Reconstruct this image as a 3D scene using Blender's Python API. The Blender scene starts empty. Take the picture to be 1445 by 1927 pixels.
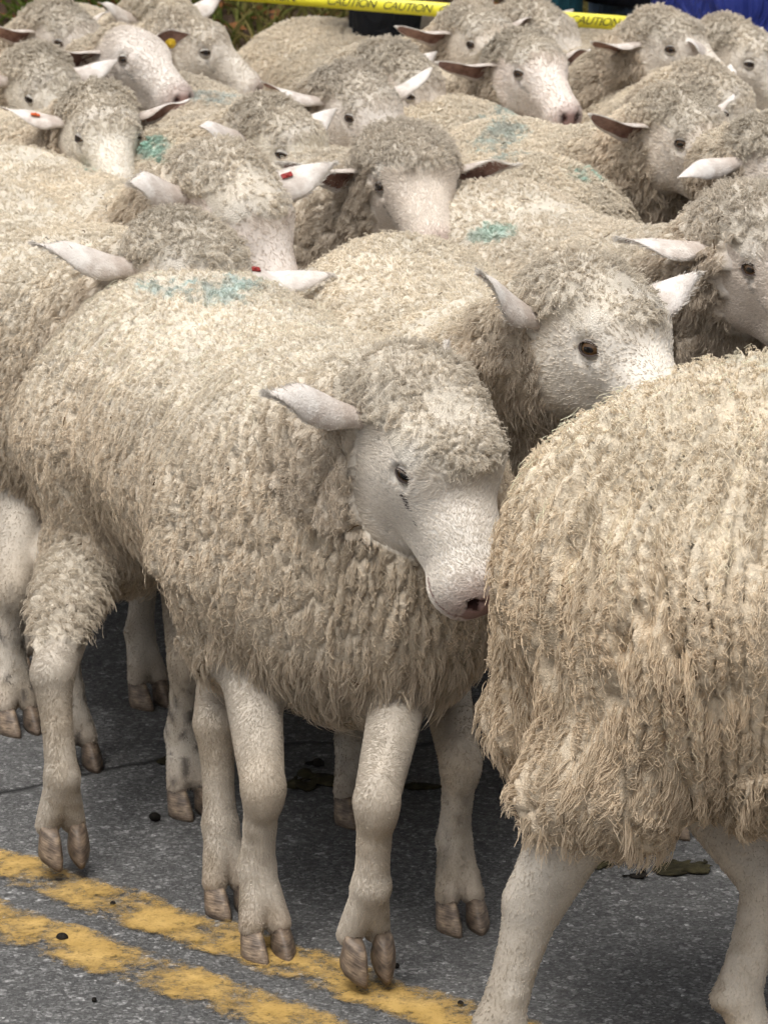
import bpy, math, random
import numpy as np
from mathutils import Vector, Matrix

# ------------------------------------------------------------------ camera, sky, sun, exposure
sc = bpy.context.scene
COL = sc.collection
R = math.radians
FPX, CX, CY = 6424.0, 722.5, 963.5          # photograph: focal length in pixels, image centre
CAM_H, PITCH = 1.5, R(14.5)

cam = bpy.data.cameras.new('camera')
cam.sensor_fit = 'VERTICAL'; cam.sensor_height = 36.0
cam.lens = 36.0 * FPX / 1927.0
cam.clip_start = 0.05; cam.clip_end = 500.0
cam.dof.use_dof = True; cam.dof.focus_distance = 3.75; cam.dof.aperture_fstop = 21.0
cam_o = bpy.data.objects.new('camera', cam); COL.objects.link(cam_o)
cam_o.location = (0, 0, CAM_H); cam_o.rotation_euler = (R(90) - PITCH, 0, 0)
sc.camera = cam_o

SUN_EL, SUN_AZ = R(68), R(205)               # azimuth clockwise from +Y; light from behind-left of the camera, overcast
world = bpy.data.worlds.new('World'); sc.world = world; world.use_nodes = True
nt = world.node_tree; nt.nodes.clear()
sky = nt.nodes.new('ShaderNodeTexSky'); sky.sky_type = 'NISHITA'; sky.sun_disc = False
sky.sun_elevation = SUN_EL; sky.sun_rotation = SUN_AZ
sky.air_density = 1.0; sky.dust_density = 6.0; sky.ozone_density = 1.0
hs = nt.nodes.new('ShaderNodeHueSaturation'); hs.inputs['Saturation'].default_value = 0.15   # cloud cover: nearly white sky
bg = nt.nodes.new('ShaderNodeBackground'); bg.inputs['Strength'].default_value = 0.12
wo = nt.nodes.new('ShaderNodeOutputWorld')
nt.links.new(sky.outputs[0], hs.inputs['Color']); nt.links.new(hs.outputs[0], bg.inputs['Color']); nt.links.new(bg.outputs[0], wo.inputs[0])
sun = bpy.data.lights.new('sun', 'SUN'); sun.energy = 1.5; sun.angle = R(30); sun.color = (1.0, 0.96, 0.9)
sun_o = bpy.data.objects.new('sun', sun); COL.objects.link(sun_o)
sdir = Vector((math.sin(SUN_AZ) * math.cos(SUN_EL), math.cos(SUN_AZ) * math.cos(SUN_EL), math.sin(SUN_EL)))
sun_o.rotation_euler = sdir.to_track_quat('Z', 'Y').to_euler(); sun_o.location = (0, 0, 6)
sc.view_settings.view_transform = 'Standard'; sc.view_settings.look = 'None'
sc.view_settings.gamma = 1.0; sc.view_settings.use_curve_mapping = False
sc.view_settings.exposure = 0.45
sc.cycles.max_bounces = 5; sc.cycles.diffuse_bounces = 4; sc.cycles.glossy_bounces = 2
sc.cycles.transparent_max_bounces = 8; sc.cycles.transmission_bounces = 2
sc.cycles.use_denoising = True
sc.cycles.use_adaptive_sampling = True; sc.cycles.adaptive_threshold = 0.04; sc.cycles.adaptive_min_samples = 16
sc.cycles_curves.shape = 'RIBBONS'
sc.cycles_curves.subdivisions = 2

def at(px, py, z=None, d=None):
    """world point seen at photograph pixel (px, py), at height z or at ground distance d"""
    u, v = (px - CX) / FPX, (py - CY) / FPX
    dx, dy, dz = u, math.cos(PITCH) - v * math.sin(PITCH), -math.sin(PITCH) - v * math.cos(PITCH)
    t = (z - CAM_H) / dz if z is not None else d / dy
    return np.array((t * dx, t * dy, CAM_H + t * dz))

def srgb(r, g, b):
    f = lambda c: (c / 255 / 12.92) if c / 255 <= 0.04045 else ((c / 255 + 0.055) / 1.055) ** 2.4
    return np.array((f(r), f(g), f(b)))

# ------------------------------------------------------------------ small helpers
def tag(o, label=None, cat=None, group=None, kind=None):
    if label: o['label'] = label
    if cat: o['category'] = cat
    if group: o['group'] = group
    if kind: o['kind'] = kind
    return o
def empty(name, loc=(0, 0, 0), rz=0.0):
    o = bpy.data.objects.new(name, None); COL.objects.link(o)
    o.location = loc; o.rotation_euler = (0, 0, rz); o.empty_display_size = 0.1
    return o
def mesh_obj(name, verts, faces, mat, parent=None, smooth=True, colors=None, mat_idx=None):
    m = bpy.data.meshes.new(name)
    verts = np.asarray(verts, np.float32)
    if isinstance(faces, np.ndarray):
        nf, k = faces.shape
        m.vertices.add(len(verts)); m.vertices.foreach_set('co', verts.ravel())
        m.loops.add(nf * k); m.loops.foreach_set('vertex_index', faces.astype(np.int32).ravel())
        m.polygons.add(nf); m.polygons.foreach_set('loop_start', np.arange(0, nf * k, k, dtype=np.int32))
        m.update(calc_edges=True); m.validate()
    else:
        m.from_pydata(verts.tolist(), [], faces); m.update()
    if smooth: m.polygons.foreach_set('use_smooth', np.ones(len(m.polygons), bool))
    if colors is not None:
        a = m.color_attributes.new('col', 'FLOAT_COLOR', 'POINT')
        colors = np.asarray(colors); colors = colors if colors.shape[1] == 4 else np.c_[colors, np.ones(len(colors))]
        a.data.foreach_set('color', colors.astype(np.float32).ravel())
    for mm in (mat if isinstance(mat, (list, tuple)) else [mat]): m.materials.append(mm)
    if mat_idx is not None: m.polygons.foreach_set('material_index', np.asarray(mat_idx, np.int32))
    o = bpy.data.objects.new(name, m); COL.objects.link(o)
    if parent is not None: o.parent = parent
    return o

class NB:
    """node material builder"""
    def __init__(s, name):
        s.m = bpy.data.materials.new(name); s.m.use_nodes = True
        s.t = s.m.node_tree; s.t.nodes.clear()
        s.out = s.t.nodes.new('ShaderNodeOutputMaterial')
    def n(s, typ, ins=None, **kw):
        nd = s.t.nodes.new('ShaderNode' + typ)
        for k, v in kw.items(): setattr(nd, k, v)
        for k, v in (ins or {}).items():
            if hasattr(v, 'is_output'): s.t.links.new(v, nd.inputs[k])
            else: nd.inputs[k].default_value = v
        return nd
    def mix(s, f, a, b, mode='MIX'):
        nd = s.t.nodes.new('ShaderNodeMix'); nd.data_type = 'RGBA'; nd.blend_type = mode
        for i, v in ((0, f), (6, a), (7, b)):
            if hasattr(v, 'is_output'): s.t.links.new(v, nd.inputs[i])
            elif i == 0: nd.inputs[i].default_value = v
            else: nd.inputs[i].default_value = (*v[:3], 1)
        return nd.outputs[2]
    def ramp(s, f, stops):
        nd = s.t.nodes.new('ShaderNodeValToRGB'); s.t.links.new(f, nd.inputs[0])
        cr = nd.color_ramp
        while len(cr.elements) < len(stops): cr.elements.new(0.5)
        for e, (p, c) in zip(cr.elements, stops):
            e.position = p; e.color = (*c[:3], 1) if not np.isscalar(c) else (c, c, c, 1)
        return nd.outputs[0]
    def surf(s, sock): s.t.links.new(sock, s.out.inputs['Surface']); return s.m
    def bsdf(s, col, rough=0.8, spec=0.3, bump=None, **kw):
        p = s.n('BsdfPrincipled', {'Roughness': rough, 'Specular IOR Level': spec})
        if hasattr(col, 'is_output'): s.t.links.new(col, p.inputs['Base Color'])
        else: p.inputs['Base Color'].default_value = (*col[:3], 1)
        if bump is not None: s.t.links.new(bump, p.inputs['Normal'])
        for k, v in kw.items():
            p.inputs[k.replace('_', ' ')].default_value = v
        return s.surf(p.outputs[0])

# ------------------------------------------------------------------ signed distance modelling
def ell(c, r):
    c, r = [np.float32(v) for v in c], [np.float32(v) for v in r]
    i1 = [np.float32(1 / v) for v in r]
    def f(x, y, z):
        a, b, d = (x - c[0]) * i1[0], (y - c[1]) * i1[1], (z - c[2]) * i1[2]
        k0 = np.sqrt(a * a + b * b + d * d) + np.float32(1e-6)
        a *= i1[0]; b *= i1[1]; d *= i1[2]
        k1 = np.sqrt(a * a + b * b + d * d) + np.float32(1e-6)
        return k0 * (k0 - 1) / k1
    return f
def cap(a, b, ra, rb):
    """tapered capsule"""
    a, b = np.array(a, np.float32), np.array(b, np.float32)
    ab = b - a; iL = np.float32(1 / (float((ab * ab).sum()) + 1e-9)); dr = np.float32(rb - ra); ra = np.float32(ra)
    def f(x, y, z):
        x, y, z = x - a[0], y - a[1], z - a[2]
        t = np.clip((x * ab[0] + y * ab[1] + z * ab[2]) * iL, np.float32(0), np.float32(1))
        x -= t * ab[0]; y -= t * ab[1]; z -= t * ab[2]
        return np.sqrt(x * x + y * y + z * z) - (ra + dr * t)
    return f
def smin(a, b, k):
    if k <= 0: return np.minimum(a, b)
    k = np.float32(k); h = np.clip(np.float32(.5) + (b - a) * np.float32(.5 / k), np.float32(0), np.float32(1))
    return b + (a - b) * h - k * h * (1 - h)
def smax(a, b, k): return -smin(-a, -b, k)
def comp(p): return [np.ascontiguousarray(p[:, i], dtype=np.float32) for i in range(3)]
def blend(prims, x, y, z):
    d = None
    for f, k in prims:
        v = f(x, y, z)
        d = v if d is None else smin(d, v, k)
    return d

def polygonise(fn, lo, hi, h, project=2):
    """surface nets over the narrow band of fn on a regular grid; returns verts, quads, normals"""
    lo, hi = np.array(lo, float), np.array(hi, float)
    cb = 4
    n = (np.ceil((hi - lo) / (h * cb)).astype(int) + 1) * cb + 1
    cn = (n - 1) // cb + 1
    ax = [lo[i] + np.arange(cn[i]) * h * cb for i in range(3)]
    G = np.stack(np.meshgrid(*ax, indexing='ij'), -1).reshape(-1, 3).astype(np.float32)
    cv = fn(G).reshape(cn)
    near = np.abs(cv) < h * cb * 1.9
    blk = np.zeros(cn - 1, bool); sgn = cv[:-1, :-1, :-1]
    for a in (0, 1):
        for b in (0, 1):
            for c in (0, 1):
                blk |= near[a:cn[0] - 1 + a, b:cn[1] - 1 + b, c:cn[2] - 1 + c]
    pad = np.zeros(cn, bool); pad[:-1, :-1, :-1] = blk
    fullm = np.repeat(np.repeat(np.repeat(blk, cb, 0), cb, 1), cb, 2)
    val = np.ones(n, np.float32)
    val[:-1, :-1, :-1] = np.where(np.repeat(np.repeat(np.repeat(sgn, cb, 0), cb, 1), cb, 2) < 0, -1.0, 1.0)
    m = np.zeros(n, bool); m[:-1, :-1, :-1] = fullm
    mm = m.copy(); mm[1:] |= m[:-1]; m = mm.copy(); mm[:, 1:] |= m[:, :-1]; m = mm.copy(); mm[:, :, 1:] |= m[:, :, :-1]
    idx = np.argwhere(mm)
    P = (lo + idx * h).astype(np.float32)
    out = np.empty(len(P), np.float32)
    for s in range(0, len(P), 200000): out[s:s + 200000] = fn(P[s:s + 200000])
    val[mm] = out
    ins = val < 0
    any_ = np.zeros(n - 1, bool); all_ = np.ones(n - 1, bool)
    corners = [(a, b, c) for a in (0, 1) for b in (0, 1) for c in (0, 1)]
    for a, b, c in corners:
        s_ = ins[a:n[0] - 1 + a, b:n[1] - 1 + b, c:n[2] - 1 + c]
        any_ |= s_; all_ &= s_
    act = any_ & ~all_
    cells = np.argwhere(act)
    cid = -np.ones(n - 1, np.int64); cid[act] = np.arange(len(cells))
    cvs = np.stack([val[cells[:, 0] + a, cells[:, 1] + b, cells[:, 2] + c] for a, b, c in corners], 1)
    acc = np.zeros((len(cells), 3)); cnt = np.zeros(len(cells))
    C = np.array(corners, float)
    for i in range(8):
        for j in range(i + 1, 8):
            if np.abs(C[i] - C[j]).sum() != 1: continue
            vi, vj = cvs[:, i], cvs[:, j]
            x = (vi < 0) != (vj < 0)
            t = np.where(x, vi / np.where(x, vi - vj, 1), 0)[:, None]
            acc += np.where(x[:, None], C[i] + (C[j] - C[i]) * t, 0); cnt += x
    V = lo + (cells + acc / cnt[:, None]) * h
    quads = []
    for axis in range(3):
        o1, o2 = (axis + 1) % 3, (axis + 2) % 3
        sl0 = [slice(None)] * 3; sl1 = [slice(None)] * 3
        sl0[axis] = slice(0, n[axis] - 1); sl1[axis] = slice(1, n[axis])
        x = ins[tuple(sl0)] != ins[tuple(sl1)]
        e = np.argwhere(x)
        e = e[(e[:, o1] > 0) & (e[:, o2] > 0) & (e[:, o1] < n[o1] - 1) & (e[:, o2] < n[o2] - 1)]
        flip = ins[e[:, 0], e[:, 1], e[:, 2]]
        q = []
        for da, db in ((-1, -1), (0, -1), (0, 0), (-1, 0)):
            w = e.copy(); w[:, o1] += da; w[:, o2] += db
            q.append(cid[w[:, 0], w[:, 1], w[:, 2]])
        q = np.stack(q, 1)
        q[~flip] = q[~flip][:, ::-1]
        quads.append(q)
    F = np.concatenate(quads)
    F = F[(F >= 0).all(1)]
    V = V.astype(np.float32)
    for it in range(project + 1):
        g, d0 = grad(fn, V, h * 0.35)
        if it < project: V = V - g * np.clip(d0, -h * .6, h * .6)[:, None]
    return V, F, g

def grad(fn, V, e):
    T = np.array(((1, 1, 1), (1, -1, -1), (-1, 1, -1), (-1, -1, 1)), np.float32)
    g = np.zeros_like(V); d0 = np.zeros(len(V), np.float32)
    for t in T:
        v = fn(V + t * e)
        g += v[:, None] * t; d0 += v / 4
    g /= np.linalg.norm(g, axis=1, keepdims=True) + 1e-9
    return g.astype(np.float32), d0

_nz = {}
def noise(p, freq, seed, n=8):
    """cheap smooth noise: a sum of random plane waves, roughly -1..1"""
    k = (seed, n)
    if k not in _nz:
        r = np.random.RandomState(seed)
        d = r.normal(size=(n, 3)); d /= np.linalg.norm(d, axis=1, keepdims=True)
        _nz[k] = (d * r.uniform(.6, 1.5, (n, 1)), r.uniform(0, 6.28, n))
    d, ph = _nz[k]
    return np.sin(p @ (d.T * freq) + ph).sum(-1) / math.sqrt(n) * .85
def sstep(a, b, x):
    t = np.clip((x - a) / (b - a), 0, 1); return t * t * (3 - 2 * t)
def unit(v): return v / (np.linalg.norm(v, axis=-1, keepdims=True) + 1e-9)

def cells(a, b, seed):
    """2-D cellular noise: gap between nearest two points, offset to the nearest point, a random number per cell"""
    ia = np.floor(a)
    f1 = np.full(len(a), 9.0, np.float32); f2 = f1.copy(); oa = np.zeros(len(a), np.float32); ob = oa.copy(); rid = oa.copy()
    for i in (-1, 0, 1):
        ca = ia + i
        h = np.sin(ca * 91.7 + seed) * 9137.77; bs = b + 5 * (h - np.floor(h)); ib = np.floor(bs)
        for j in (-1, 0, 1):
            cb = ib + j
            h = np.sin(ca * 127.1 + cb * 311.7 + seed * 17.3) * 43758.5453; h1 = h - np.floor(h)
            h = np.sin(ca * 269.5 + cb * 183.3 + seed * 7.1) * 24634.633; h2 = h - np.floor(h)
            da, db = ca + .1 + .8 * h1 - a, cb + .1 + .8 * h2 - bs
            d = np.sqrt(da * da + db * db)
            m = d < f1
            f2 = np.where(m, f1, np.minimum(f2, d)); f1 = np.where(m, d, f1)
            oa = np.where(m, da, oa); ob = np.where(m, db, ob); rid = np.where(m, h1, rid)
    return f2 - f1, oa, ob, rid
def subdivide(V, F, N):
    """split every quad into four"""
    E = np.stack((F, np.roll(F, -1, 1)), -1).reshape(-1, 2)
    E.sort(1)
    key = E[:, 0].astype(np.int64) * len(V) + E[:, 1]
    uk, inv = np.unique(key, return_inverse=True)
    ea, eb = uk // len(V), uk % len(V)
    nV, nE, nF = len(V), len(uk), len(F)
    em = (inv + nV).reshape(-1, 4); fc = np.arange(nF) + nV + nE
    V2 = np.concatenate((V, (V[ea] + V[eb]) / 2, V[F].mean(1))); N2 = unit(np.concatenate((N, N[ea] + N[eb], N[F].sum(1))))
    F2 = np.concatenate([np.stack((F[:, k], em[:, k], fc, em[:, k - 1]), 1) for k in range(4)])
    return V2.astype(np.float32), F2, N2.astype(np.float32)

def hair_obj(name, pts, rad, col, mat, parent):
    """pts (N,K,3), rad (K,) or (N,K), col (N,3) -> one hair curves object"""
    N, K, _ = pts.shape
    hc = bpy.data.hair_curves.new(name)
    hc.add_curves([K] * N)
    hc.attributes['position'].data.foreach_set('vector', np.ascontiguousarray(pts, np.float32).ravel())
    ra = hc.attributes.get('radius') or hc.attributes.new('radius', 'FLOAT', 'POINT')
    ra.data.foreach_set('value', np.ascontiguousarray(np.broadcast_to(rad, (N, K)), np.float32).ravel())
    ca = hc.attributes.new('col', 'FLOAT_COLOR', 'CURVE')
    ca.data.foreach_set('color', np.c_[col, np.ones(N)].astype(np.float32).ravel())
    hc.materials.append(mat)
    o = bpy.data.objects.new(name, hc); COL.objects.link(o); o.parent = parent
    return o

# ------------------------------------------------------------------ materials
def mat_wool():
    b = NB('wool')
    a = b.n('Attribute', attribute_name='col')
    hi = b.n('HairInfo')
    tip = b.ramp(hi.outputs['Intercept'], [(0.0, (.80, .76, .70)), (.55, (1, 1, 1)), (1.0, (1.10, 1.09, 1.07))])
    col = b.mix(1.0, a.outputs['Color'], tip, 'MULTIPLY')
    d = b.n('BsdfDiffuse', {'Color': col, 'Roughness': .6})
    t = b.n('BsdfTranslucent', {'Color': col})
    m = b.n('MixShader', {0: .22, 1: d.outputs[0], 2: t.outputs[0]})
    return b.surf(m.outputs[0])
def mat_hide():
    b = NB('hide')
    a = b.n('Attribute', attribute_name='col')
    tc = b.n('TexCoord')
    n1 = b.n('TexNoise', {'Vector': tc.outputs['Object'], 'Scale': 420.0, 'Detail': 3.0, 'Roughness': .6})
    n2 = b.n('TexNoise', {'Vector': tc.outputs['Object'], 'Scale': 35.0, 'Detail': 2.0})
    v = b.ramp(n1.outputs['Fac'], [(.25, .84), (.75, 1.10)])
    v2 = b.ramp(n2.outputs['Fac'], [(.3, .88), (.7, 1.06)])
    col = b.mix(1.0, b.mix(1.0, a.outputs['Color'], v, 'MULTIPLY'), v2, 'MULTIPLY')
    bp = b.n('Bump', {'Strength': b.n('Math', {0: a.outputs['Alpha'], 1: .85}, operation='MULTIPLY').outputs[0], 'Distance': .0035, 'Height': n1.outputs['Fac']})
    return b.bsdf(col, .9, .12, bp.outputs[0])
def mat_eye():
    b = NB('eye')
    tc = b.n('TexCoord')
    sp = b.n('SeparateXYZ', {0: tc.outputs['Object']})
    # local axes of an eye: z out of the eye, x along the slit; real radius about .0145
    k = 1 / .0132
    def sq(s, f):
        m = b.n('Math', {0: s, 1: f * k}, operation='MULTIPLY'); return b.n('Math', {0: m.outputs[0], 1: 2.0}, operation='POWER').outputs[0]
    rad = b.n('Math', {0: sq(sp.outputs[0], 1.0), 1: sq(sp.outputs[1], 1.0)}, operation='ADD').outputs[0]
    pup = b.n('Math', {0: sq(sp.outputs[0], 1.9), 1: sq(sp.outputs[1], 3.6)}, operation='ADD').outputs[0]
    ns = b.n('TexNoise', {'Vector': tc.outputs['Object'], 'Scale': 420.0, 'Detail': 2.0})
    amber = b.mix(ns.outputs['Fac'], (.06, .028, .011), (.17, .095, .04))
    iris = b.mix(b.ramp(rad, [(.42, 0.0), (.60, 1.0)]), amber, (.018, .011, .008))
    col = b.mix(b.ramp(pup, [(.75, 0.0), (1.0, 1.0)]), (.006, .005, .005), iris)
    return b.bsdf(col, .06, .6)
def mat_ear():
    res = []
    for nm, c1, c2, rough in (('ear_outer', (.50, .44, .395), (.68, .64, .60), .85), ('ear_inner', (.15, .082, .066), (.32, .20, .165), .75)):
        b = NB(nm); tc = b.n('TexCoord')
        n1 = b.n('TexNoise', {'Vector': tc.outputs['Object'], 'Scale': 60.0, 'Detail': 4.0})
        n2 = b.n('TexNoise', {'Vector': tc.outputs['Object'], 'Scale': 400.0, 'Detail': 2.0})
        col = b.mix(b.ramp(n1.outputs['Fac'], [(.3, 0.0), (.7, 1.0)]), c1, c2)
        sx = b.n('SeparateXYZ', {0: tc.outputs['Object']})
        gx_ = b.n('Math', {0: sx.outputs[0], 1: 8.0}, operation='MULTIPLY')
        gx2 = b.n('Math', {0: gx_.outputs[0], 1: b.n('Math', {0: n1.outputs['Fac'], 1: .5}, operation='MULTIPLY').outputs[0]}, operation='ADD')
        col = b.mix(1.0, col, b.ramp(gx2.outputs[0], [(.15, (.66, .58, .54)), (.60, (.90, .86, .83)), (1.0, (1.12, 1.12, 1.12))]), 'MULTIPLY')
        bp = b.n('Bump', {'Strength': .5, 'Distance': .003, 'Height': n2.outputs['Fac']})
        res.append(b.bsdf(col, rough, .2, bp.outputs[0]))
    return res
def mat_hoof():
    b = NB('hoof'); tc = b.n('TexCoord')
    sp = b.n('SeparateXYZ', {0: tc.outputs['Object']})
    n1 = b.n('TexNoise', {'Vector': tc.outputs['Object'], 'Scale': 70.0, 'Detail': 4.0})
    w = b.n('TexNoise', {'Vector': b.n('Mapping', {'Vector': tc.outputs['Object'], 'Scale': (30, 30, 260)}).outputs[0], 'Scale': 2.0, 'Detail': 2.0})
    f = b.n('Math', {0: b.n('Math', {0: n1.outputs['Fac'], 1: .6}, operation='MULTIPLY').outputs[0], 1: b.n('Math', {0: w.outputs['Fac'], 1: .4}, operation='MULTIPLY').outputs[0]}, operation='ADD')
    col = b.ramp(f.outputs[0], [(.34, (.06, .045, .035)), (.5, (.15, .11, .08)), (.66, (.32, .24, .165))])
    bp = b.n('Bump', {'Strength': .5, 'Distance': .002, 'Height': w.outputs['Fac']})
    return b.bsdf(col, .5, .35, bp.outputs[0])
def mat_flat(name, c, rough=.6, spec=.3, var=.15, scale=40.0):
    b = NB(name); tc = b.n('TexCoord')
    n1 = b.n('TexNoise', {'Vector': tc.outputs['Object'], 'Scale': scale, 'Detail': 4.0})
    col = b.mix(b.ramp(n1.outputs['Fac'], [(.3, 0.0), (.7, 1.0)]), tuple(x * (1 - var) for x in c), tuple(min(1, x * (1 + var)) for x in c))
    return b.bsdf(col, rough, spec)
WOOL, HIDE, EYE, HOOF = mat_wool(), mat_hide(), mat_eye(), mat_hoof()
EAR = mat_ear()
def mat_lid():
    b = NB('eyelid'); a = b.n('Attribute', attribute_name='col')
    return b.bsdf(a.outputs['Color'], .7, .3)
LID = mat_lid()

# ------------------------------------------------------------------ the sheep
CREAM, FLANK, DIRT_SHADE = np.array((.72, .65, .538)), np.array((.64, .545, .425)), np.array((.535, .46, .372))
CROWN, FACE, NOSE = np.array((.60, .54, .452)), np.array((.80, .75, .682)), np.array((.46, .30, .265))
LEGC = np.array((.52, .465, .395))
TEAL = np.array((.20, .44, .39))
MARKS = []                                         # raddle marks: where the photograph shows them on the backs
def mark(px, py, rx, ry, s=1.0, c=None, tilt=0.0):
    MARKS.append((px, py, rx, ry, s, TEAL if c is None else np.array(c), tilt))
def to_px(w):
    x, y, z = w[:, 0], w[:, 1], w[:, 2] - CAM_H
    f = y * math.cos(PITCH) - z * math.sin(PITCH); u = y * math.sin(PITCH) + z * math.cos(PITCH)
    return CX + FPX * x / f, CY - FPX * u / f

def rotm(yaw, pitch, roll):
    """head axes as columns: forward, left, up"""
    f = np.array((math.cos(yaw) * math.cos(pitch), math.sin(yaw) * math.cos(pitch), -math.sin(pitch)))
    l = np.array((-math.sin(yaw), math.cos(yaw), 0.0)); u = np.cross(f, l)
    c, s = math.cos(roll), math.sin(roll)
    return np.stack((f, c * l + s * u, -s * l + c * u), 1)

def claw_mesh():
    V, F = [], []; n = 14
    rings = ((.036, -.012, .0130, .0095), (.031, -.008, .0180, .0125), (.020, -.002, .0215, .0145), (.007, .003, .0250, .0155), (.0, .004, .0260, .0148), (-.002, .003, .012, .006))
    for sgn in (-1, 1):
        b0 = len(V)
        for z, cx, rx, ry in rings:
            for i in range(n):
                a = 2 * math.pi * i / n
                x, y = math.cos(a), math.sin(a)
                fr = 1 + .16 * max(0, x) ** 3
                inner = .78 if y * sgn < 0 else 1.0
                V.append((cx + rx * x * fr, sgn * .0175 + ry * y * (1 - .30 * max(0, x) ** 2) * inner - sgn * .004 * max(0, x), z))
        for r in range(len(rings) - 1):
            for i in range(n):
                F.append((b0 + r * n + i, b0 + (r + 1) * n + i, b0 + (r + 1) * n + (i + 1) % n, b0 + r * n + (i + 1) % n))
        F.append(tuple(b0 + (len(rings) - 1) * n + i for i in range(n))[::-1])
        F.append(tuple(b0 + i for i in range(n)))
    return V, F
_CLAW = None
def make_hoof(parent, loc, rz, rx=0.0, s=1.0):
    global _CLAW
    if _CLAW is None:
        o = mesh_obj('hoof', *claw_mesh(), HOOF, parent); _CLAW = o.data
    else:
        o = bpy.data.objects.new('hoof', _CLAW); COL.objects.link(o); o.parent = parent
    o.location = loc; o.rotation_euler = (0, rx, rz); o.scale = (s, s, s)
    return o

def ear_mesh(L=.125, W=.030, bend=.25, curl=.9, nu=18, nv=11):
    """along +X, opening towards +Z; returns verts, faces, material index (0 outer, 1 inner)"""
    V = []
    for side in (0, 1):                            # 0 outer (below), 1 inner
        for i in range(nu + 1):
            u = i / nu
            hw = W * (np.interp(u, (0, .12, .35, .6, .85, 1), (.55, .72, 1.0, .80, .36, .05)))
            c = curl * (1.9 - 1.35 * min(1, u * 1.5))
            for j in range(nv):
                v = -1 + 2 * j / (nv - 1)
                a = v * c
                th = .0026 * (1 - abs(v) ** 3 * .8) * (1.5 - u)
                r = hw / max(c, .2)
                y = r * math.sin(a) * (1.0 if c < 1.57 else 1.0); z = r * (1 - math.cos(a))
                nz_, ny_ = math.cos(a), -math.sin(a)
                s = th if side else -th
                x = L * u
                z2 = z + s * nz_ - bend * L * u * u + .004 * math.sin(u * 9) * v
                V.append((x - .02 * abs(v) * (u - .5) * .3, y + s * ny_ + .010 * math.sin(u * 2.6), z2))
    n1 = (nu + 1) * nv
    F, M = [], []
    for i in range(nu):
        for j in range(nv - 1):
            a = i * nv + j
            F.append((a, a + nv, a + nv + 1, a + 1)); M.append(0)
            F.append((n1 + a, n1 + a + 1, n1 + a + nv + 1, n1 + a + nv)); M.append(1 if 0 < j < nv - 2 and i < nu - 1 else 0)
    for i in range(nu):
        for j in (0, nv - 1):
            a = i * nv + j
            q = (a, n1 + a, n1 + a + nv, a + nv)
            F.append(q if j == 0 else q[::-1]); M.append(0)
    for j in range(nv - 1):
        for i in (0, nu):
            a = i * nv + j
            q = (a, a + 1, n1 + a + 1, n1 + a)
            F.append(q if i == 0 else q[::-1]); M.append(0)
    return V, F, M

def lid_mesh(r=.0152, opening=.55, n=22, m=11):
    """spherical eyelid cap, z out of the eye, x along the slit, with an almond opening"""
    V, F, C = [], [], []
    for i in range(n):
        a = 2 * math.pi * i / n
        cx, sy = math.cos(a), math.sin(a)
        hh = opening * (1.0 if sy > 0 else .62)
        rin = 1 / math.sqrt((cx / .80) ** 2 + (sy / max(.05, hh)) ** 2)
        for j in range(m):
            t = j / (m - 1)
            rr = rin + (1.0 - rin) * t
            th = math.asin(min(1, rr)) if rr < 1 else math.pi / 2
            lip = .0018 * math.exp(-((t - .16) / .14) ** 2)
            q = r + lip - .0006 * (t < .05)
            V.append((q * math.sin(th) * cx, q * math.sin(th) * sy, q * math.cos(th) - .001 * t))
            k = sstep(.08, .30, t)
            C.append(tuple((1 - k) * np.array((.045, .03, .026)) + k * FACE * .62))
    for i in range(n):
        for j in range(m - 1):
            a, b_ = i * m + j, ((i + 1) % n) * m + j
            F.append((a, a + 1, b_ + 1, b_))
    return V, F, np.array(C)

def sample(V, F, Nn, n, rng):
    tri = np.concatenate((F[:, [0, 1, 2]], F[:, [0, 2, 3]]))
    a, b, c = V[tri[:, 0]], V[tri[:, 1]], V[tri[:, 2]]
    ar = np.linalg.norm(np.cross(b - a, c - a), axis=1)
    cs = np.cumsum(ar)
    ti = np.searchsorted(cs, rng.uniform(0, cs[-1], n)).clip(0, len(tri) - 1)
    r1, r2 = np.sqrt(rng.uniform(size=n)), rng.uniform(size=n)
    w = np.stack((1 - r1, r1 * (1 - r2), r1 * r2), 1)[:, :, None]
    P = (np.stack((a[ti], b[ti], c[ti]), 1) * w).sum(1)
    N = unit((Nn[tri[ti]] * w).sum(1))
    return P.astype(np.float32), N.astype(np.float32), cs[-1] / 2

def thin(P, cell, rng):
    k = np.floor(P / cell + rng.uniform(0, 1, 3)).astype(np.int64)
    h = (k[:, 0] * 73856093) ^ (k[:, 1] * 19349663) ^ (k[:, 2] * 83492791)
    _, i = np.unique(h, return_index=True)
    return i

def head_prims(s, crown, fore=1.0):
    P = [(ell((-.015, 0, .008), (.076, .056, .062)), 0)]
    for y in (-1, 1):
        P.append((ell((.026, y * .035, .027), (.036, .023, .023)), .022))
        P.append((ell((-.012, y * .030, -.034), (.052, .026, .045)), .03))
    P.append((cap((.02, 0, .012), (.138, 0, -.024), .051, .035), .03))
    P.append((cap((-.02, 0, -.052), (.125, 0, -.062), .036, .019), .03))
    P.append((ell((.146, 0, -.036), (.032, .040, .033)), .022))
    P.append((ell((.134, 0, -.064), (.032, .031, .018)), .014))
    W = []
    if crown > 0:
        W.append((ell((-.026, 0, .040), (.064 * crown, .058 * crown, .032 * crown)), 0))
        W.append((ell((-.070, 0, .012), (.043, .062, .045)), .04))
        W.append((ell((.016 + .006 * (fore - 1) * 10, 0, .046), (.040 * crown * fore, .046 * crown * fore, .027 * crown)), .015))
    return P, W

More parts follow.
